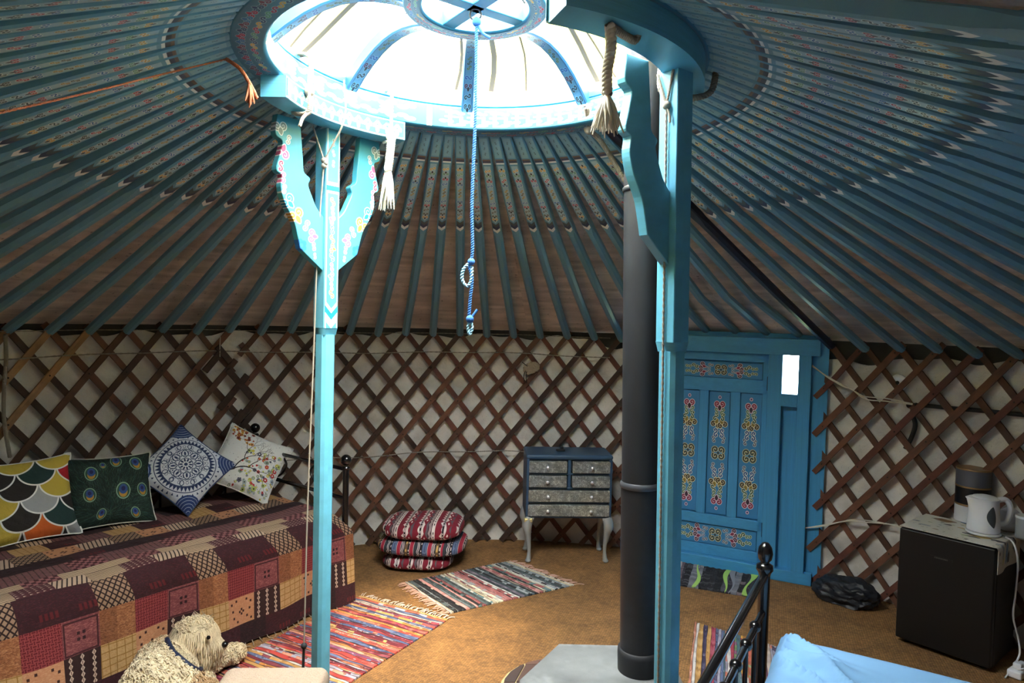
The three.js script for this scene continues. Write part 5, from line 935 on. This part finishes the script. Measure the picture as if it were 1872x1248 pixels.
{
  const run = (a, b, y, amp, off) => { const q = []; for (let s = a; s <= b; s += 0.12) q.push(onWall(s, y + amp * Math.sin(s * 3.1) + 0.4 * amp * Math.sin(s * 9), off)); return q; };
  single('binding_rope', rope(run(3.7, 9.2, 1.372, 0.008, -0.02), 0.0045, 180, 2, 5), M.ropeGrey, 'long thin rope tied across the top of the lattice behind the daybed', 'rope');
  single('binding_rope', rope(run(3.7, 6.0, 0.655, 0.014, -0.02), 0.0042, 80, 2, 5), M.ropeGrey, 'thin rope tied across the lattice just above the stacked floor cushions', 'rope');
  single('binding_rope', rope(run(3.7, 9.2, 1.508, 0.004, -0.024), 0.0028, 180, 2, 5), M.ropeGrey, 'thin cord running along the lattice heads under the pole feet', 'rope');
  const w = (l, o) => l.map(([u, v]) => wallHit(u, v, o));
  const a = w([[1484, 667], [1520, 694], [1560, 714], [1580, 724], [1620, 728], [1668, 738]], -0.028); single('door_tie', [rope(a, 0.004, 50, 2, 5), rope(a.map((p, i) => p.clone().add(V(0, 0.012 * Math.sin(i * 1.3) - 0.006, 0))), 0.004, 50, 2, 5)], M.rope, 'pale rope tying the top of the blue door to the lattice', 'rope');
  const b = w([[1464, 965], [1500, 962], [1555, 950], [1575, 950], [1625, 958], [1660, 968]], -0.028); single('door_tie', [rope(b, 0.004, 50, 2, 5), rope(b.map((p, i) => p.clone().add(V(0, 0.010 * Math.sin(i * 1.7) - 0.004, 0))), 0.004, 50, 2, 5)], M.rope, 'pale rope tying the bottom of the blue door to the lattice', 'rope');
  single('hanging_rope', [rope(w([[10, 612], [11, 660], [8, 700], [7, 760], [12, 800], [18, 835]], -0.04), 0.0095, 60, 3, 6)], M.ropeGrey, 'thick grey rope hanging down the lattice above the fish scale cushion', 'rope');
  single('cord_end_piece', tube(w([[403, 612], [402, 630], [402, 652]], -0.03), 0.0026, 12, 5), M.rope, 'short white cord end hanging from the lattice above the mandala cushion', 'cord');
  const k = wallHit(972, 672, -0.03), K = thing('cloth_knot', 'knotted scrap of tan cloth tied to the lattice above the chest of drawers', 'cloth', k.toArray());
  const g = new THREE.IcosahedronGeometry(0.038, 8), p = g.attributes.position, v = V(); for (let i = 0; i < p.count; i++) { v.fromBufferAttribute(p, i); const q = 0.35 + 0.8 * noise3(v.x * 50, v.y * 50, v.z * 50) + 0.8 * noise3(v.x * 150, v.y * 150, v.z * 150); p.setXYZ(i, v.x * q * 1.2, v.y * q, v.z * q * 0.5); } g.computeVertexNormals(); part('rag', g, M.twine, K);
  part('string', [tube([[-0.03, 0, 0.01], [-0.055, -0.05, 0.015], [-0.05, -0.1, 0.01]], 0.003, 10, 5), tube([[-0.02, 0, 0.01], [-0.04, -0.04, 0.015], [-0.035, -0.11, 0.01]], 0.003, 10, 5), tube([[-0.03, 0.01, 0.01], [-0.07, 0.04, 0.01]], 0.003, 6, 5)], M.blackMatt, K);
}

// ------------------------------------------------------------------ ropes of the crown
function tassel(parent, top, len, spread, mat, n = 46) { const g = []; for (let i = 0; i < n; i++) { const a = rr(0, 6.28), r = spread * Math.sqrt(rnd()), l = len * rr(0.72, 1.04); g.push(taper([top.clone(), top.clone().add(V(Math.cos(a) * r * 0.6, -l * 0.45, Math.sin(a) * r * 0.6)), top.clone().add(V(Math.cos(a) * r + rr(-0.008, 0.008), -l, Math.sin(a) * r + rr(-0.008, 0.008)))], [0.005, 0.005, 0.0014], 5, 4)); } part('frayed_end', g, mat, parent); }
const onRing = (deg, r, y) => V(CROWN.x + r * Math.cos(deg * Math.PI / 180), y, CROWN.z + r * Math.sin(deg * Math.PI / 180));
{
  const top = V(CROWN.x + 0.004, 2.6, CROWN.z), C = thing('pull_cord', 'blue cord with a tied loop hanging from the hub of the crown', 'cord', [0, 0, 0]);
  const at = (y, dx = 0, dz = 0) => V(top.x + dx, y, top.z + dz);
  part('cord', rope([at(2.6), at(2.3, 0.003), at(2.0, -0.002), at(1.83, 0.002), at(1.8, -0.006), at(1.76, 0.004), at(1.7, 0.0), at(1.63, -0.004)], 0.0058, 60, 2, 6), M.blueCord, C);
  for (const [r, y] of [[0.015, 2.585], [0.012, 1.815], [0.013, 1.628]]) part('knot', ball(r, top.x, y, top.z), M.blueCord, C);
  const paleCord = std({ color: 0x86b8d8, roughness: 0.85 }); part('loop', rope([at(1.815), at(1.79, -0.024), at(1.755, -0.028), at(1.735, -0.012), at(1.75, 0.0), at(1.8, 0.002)], 0.006, 8, 2, 6), paleCord, C); part('loop', rope([at(1.628), at(1.6, -0.006), at(1.577, 0.0), at(1.6, 0.008), at(1.628)], 0.005, 5, 2, 6), paleCord, C);
  part('tail', tube([at(2.585), at(2.55, 0.02), at(2.535, 0.045)], 0.005, 10, 6), M.blueCord, C); part('tail', tube([at(1.628), at(1.648, 0.016), at(1.66, 0.024)], 0.005, 8, 6), M.blueCord, C);
}
{ // lashings of the left beam
  const lash = (deg, r, y0, y1) => [rope([onRing(deg, r + 0.11, y1 + 0.01), onRing(deg, r - 0.008, y1 + 0.012), onRing(deg, r - 0.014, (y0 + y1) / 2), onRing(deg, r - 0.010, y0 - 0.006), onRing(deg, r + 0.05, y0 - 0.009)], 0.006, 18, 3, 6)];
  const A = thing('lashing_rope', 'white lashing rope with a long frayed end at the petal painted beam', 'rope');
  part('lashing', [...lash(-126.5, 0.61, 2.335, 2.508), ball(0.021, ...onRing(-126.5, 0.592, 2.335).toArray())], M.rope, A);
  { const t = onRing(-126.5, 0.588, 2.33); part('hanging_end', [rope([t, t.clone().add(V(-0.006, -0.07, 0)), t.clone().add(V(-0.012, -0.13, 0.004))], 0.016, 5, 3, 6)], M.rope, A); tassel(A, t.clone().add(V(-0.01, -0.1, 0)), 0.18, 0.032, M.rope, 44); }
  const B = thing('lashing_rope', 'white lashing rope around ring and petal painted beam near the fixed brackets', 'rope');
  part('lashing', [...lash(-166, 0.61, 2.335, 2.508), ...lash(-164.6, 0.61, 2.335, 2.508), ball(0.018, ...onRing(-165, 0.6, 2.4).toArray()), rope([onRing(-165, 0.6, 2.33), onRing(-168, 0.605, 2.30), onRing(-169, 0.61, 2.27)], 0.006, 5, 3, 6)], M.ropeGrey, B);
  const px = -0.95, pz = -0.45, n = V(0.786, 0, 0.62), s = V(0.62, 0, -0.786), at = (y, a, b) => V(px, y, pz).addScaledVector(s, a).addScaledVector(n, b);
  const C = thing('post_cord', 'thin grey cord knotted round the head of the painted post beside the daybed', 'cord');
  const kn = at(2.21, -0.05, 0.045); part('cord', [rope([onRing(-147, 0.6, 2.5), onRing(-147, 0.595, 2.36), kn], 0.0035, 40, 2, 5), rope([at(2.335, -0.085, 0.02), kn], 0.0035, 14, 2, 5), tube([kn, at(1.9, -0.048, 0.01), at(1.5, -0.052, 0.0), at(0.9, -0.07, 0), at(0.35, -0.085, 0.01)], 0.0032, 40, 6)], M.ropeGrey, C);
  part('knot', [ball(0.012, kn.x, kn.y, kn.z), ball(0.011, kn.x, kn.y - 0.02, kn.z), ball(0.0085, kn.x + 0.008, kn.y - 0.01, kn.z + 0.004)], M.ropeGrey, C);
  { const a = at(0.35, -0.085, 0.01); part('lower_tie', [tube([a, at(0.24, -0.088, 0.01), at(0.03, -0.09, 0.012)], 0.0055, 14, 6), ball(0.012, a.x, a.y, a.z), ball(0.011, ...at(0.25, -0.088, 0.01).toArray())], M.blackMatt, C); }
}
{ // at the right post
  const t = atHeight(1115, 47, 2.33), A = thing('lashing_rope', 'white braided rope with a frayed tassel hanging from the beam end by the stove pipe', 'rope');
  const e = V(t.x - 0.002, 2.17, t.z); part('braid', [rope([t, V(t.x + 0.004, 2.28, t.z), V(t.x - 0.004, 2.22, t.z), e], 0.0135, 5, 3, 7)], M.rope, A); tassel(A, e, 0.095, 0.036, M.rope, 60);
  part('lashing', [rope([t, V(t.x + 0.05, 2.325, t.z - 0.05), V(t.x + 0.075, 2.33, t.z - 0.075), V(t.x + 0.08, 2.42, t.z - 0.05)], 0.010, 10, 3, 6)], M.ropeGrey, A);
  const B = thing('lashing_rope', 'grey rope bundle at the far end of the bare beam beside the roof poles', 'rope');
  part('lashing', [rope([onRing(13, 0.6, 2.51), onRing(13, 0.598, 2.33), onRing(11, 0.66, 2.318), onRing(9, 0.74, 2.34), onRing(8, 0.76, 2.42)], 0.010, 16, 3, 6)], M.ropeGrey, B);
  const C = thing('post_cord', 'thin grey cord knotted round the post by the stove pipe', 'cord');
  const px = 0.264, pz = 0.25, s = V(-0.8, 0, 0.6), n = V(-0.6, 0, -0.8), at = (y, a, b) => V(px - 0.016 * y, y, pz).addScaledVector(s, a).addScaledVector(n, b), kn = at(2.24, 0.041, 0.0);
  part('cord', [rope([at(2.335, 0.041, 0.034), kn], 0.004, 12, 2, 5), rope([at(2.335, 0.036, -0.018), kn], 0.004, 12, 2, 5), rope([kn, at(1.9, 0.039, 0.0), at(1.5, 0.038, 0), at(0.9, 0.036, 0.0), at(0.035, 0.036, 0.0)], 0.004, 200, 2, 5), tube([kn, at(2.21, 0.042, -0.012), at(2.19, 0.042, -0.014)], 0.0035, 8, 5)], M.ropeGrey, C); part('knot', [ball(0.012, kn.x, kn.y, kn.z)], M.ropeGrey, C);
}
{
  const p = [[1072, 196, 2.46], [1078, 235, 2.405], [1098, 258, 2.37], [1120, 292, 2.31], [1150, 345, 2.2]].map(([u, v, h]) => atHeight(u, v, h));
  const R = thing('tie_rope', 'thick grey rope from the crown ring down to the poles behind the stove pipe', 'rope'); part('rope', rope(p, 0.011, 22, 3, 6), M.ropeGrey, R); part('knot', ball(0.024, p[1].x, p[1].y, p[1].z), M.ropeGrey, R);
  const o = [[-30, 213, 1.99], [150, 172, 2.12], [300, 135, 2.28], [414, 108, 2.398]].map(([u, v, h]) => atHeight(u, v, h)), q = [[414, 108, 2.396], [438, 125, 2.37], [456, 152, 2.33], [470, 180, 2.29]].map(([u, v, h]) => atHeight(u, v, h));
  const O = thing('orange_twine', 'orange baler twine stretched along the roof poles with a frayed end by the crown', 'twine'); part('line', rope(o, 0.003, 160, 2, 5), M.orangeCord, O); part('loose_end', rope(q, 0.006, 10, 3, 5), M.orangeCord, O); tassel(O, q[2], 0.07, 0.014, M.orangeCord, 14);
}

scene.traverse((o) => { if (o.isMesh) { o.castShadow = o.receiveShadow = true; } });
renderer.render(scene, camera);
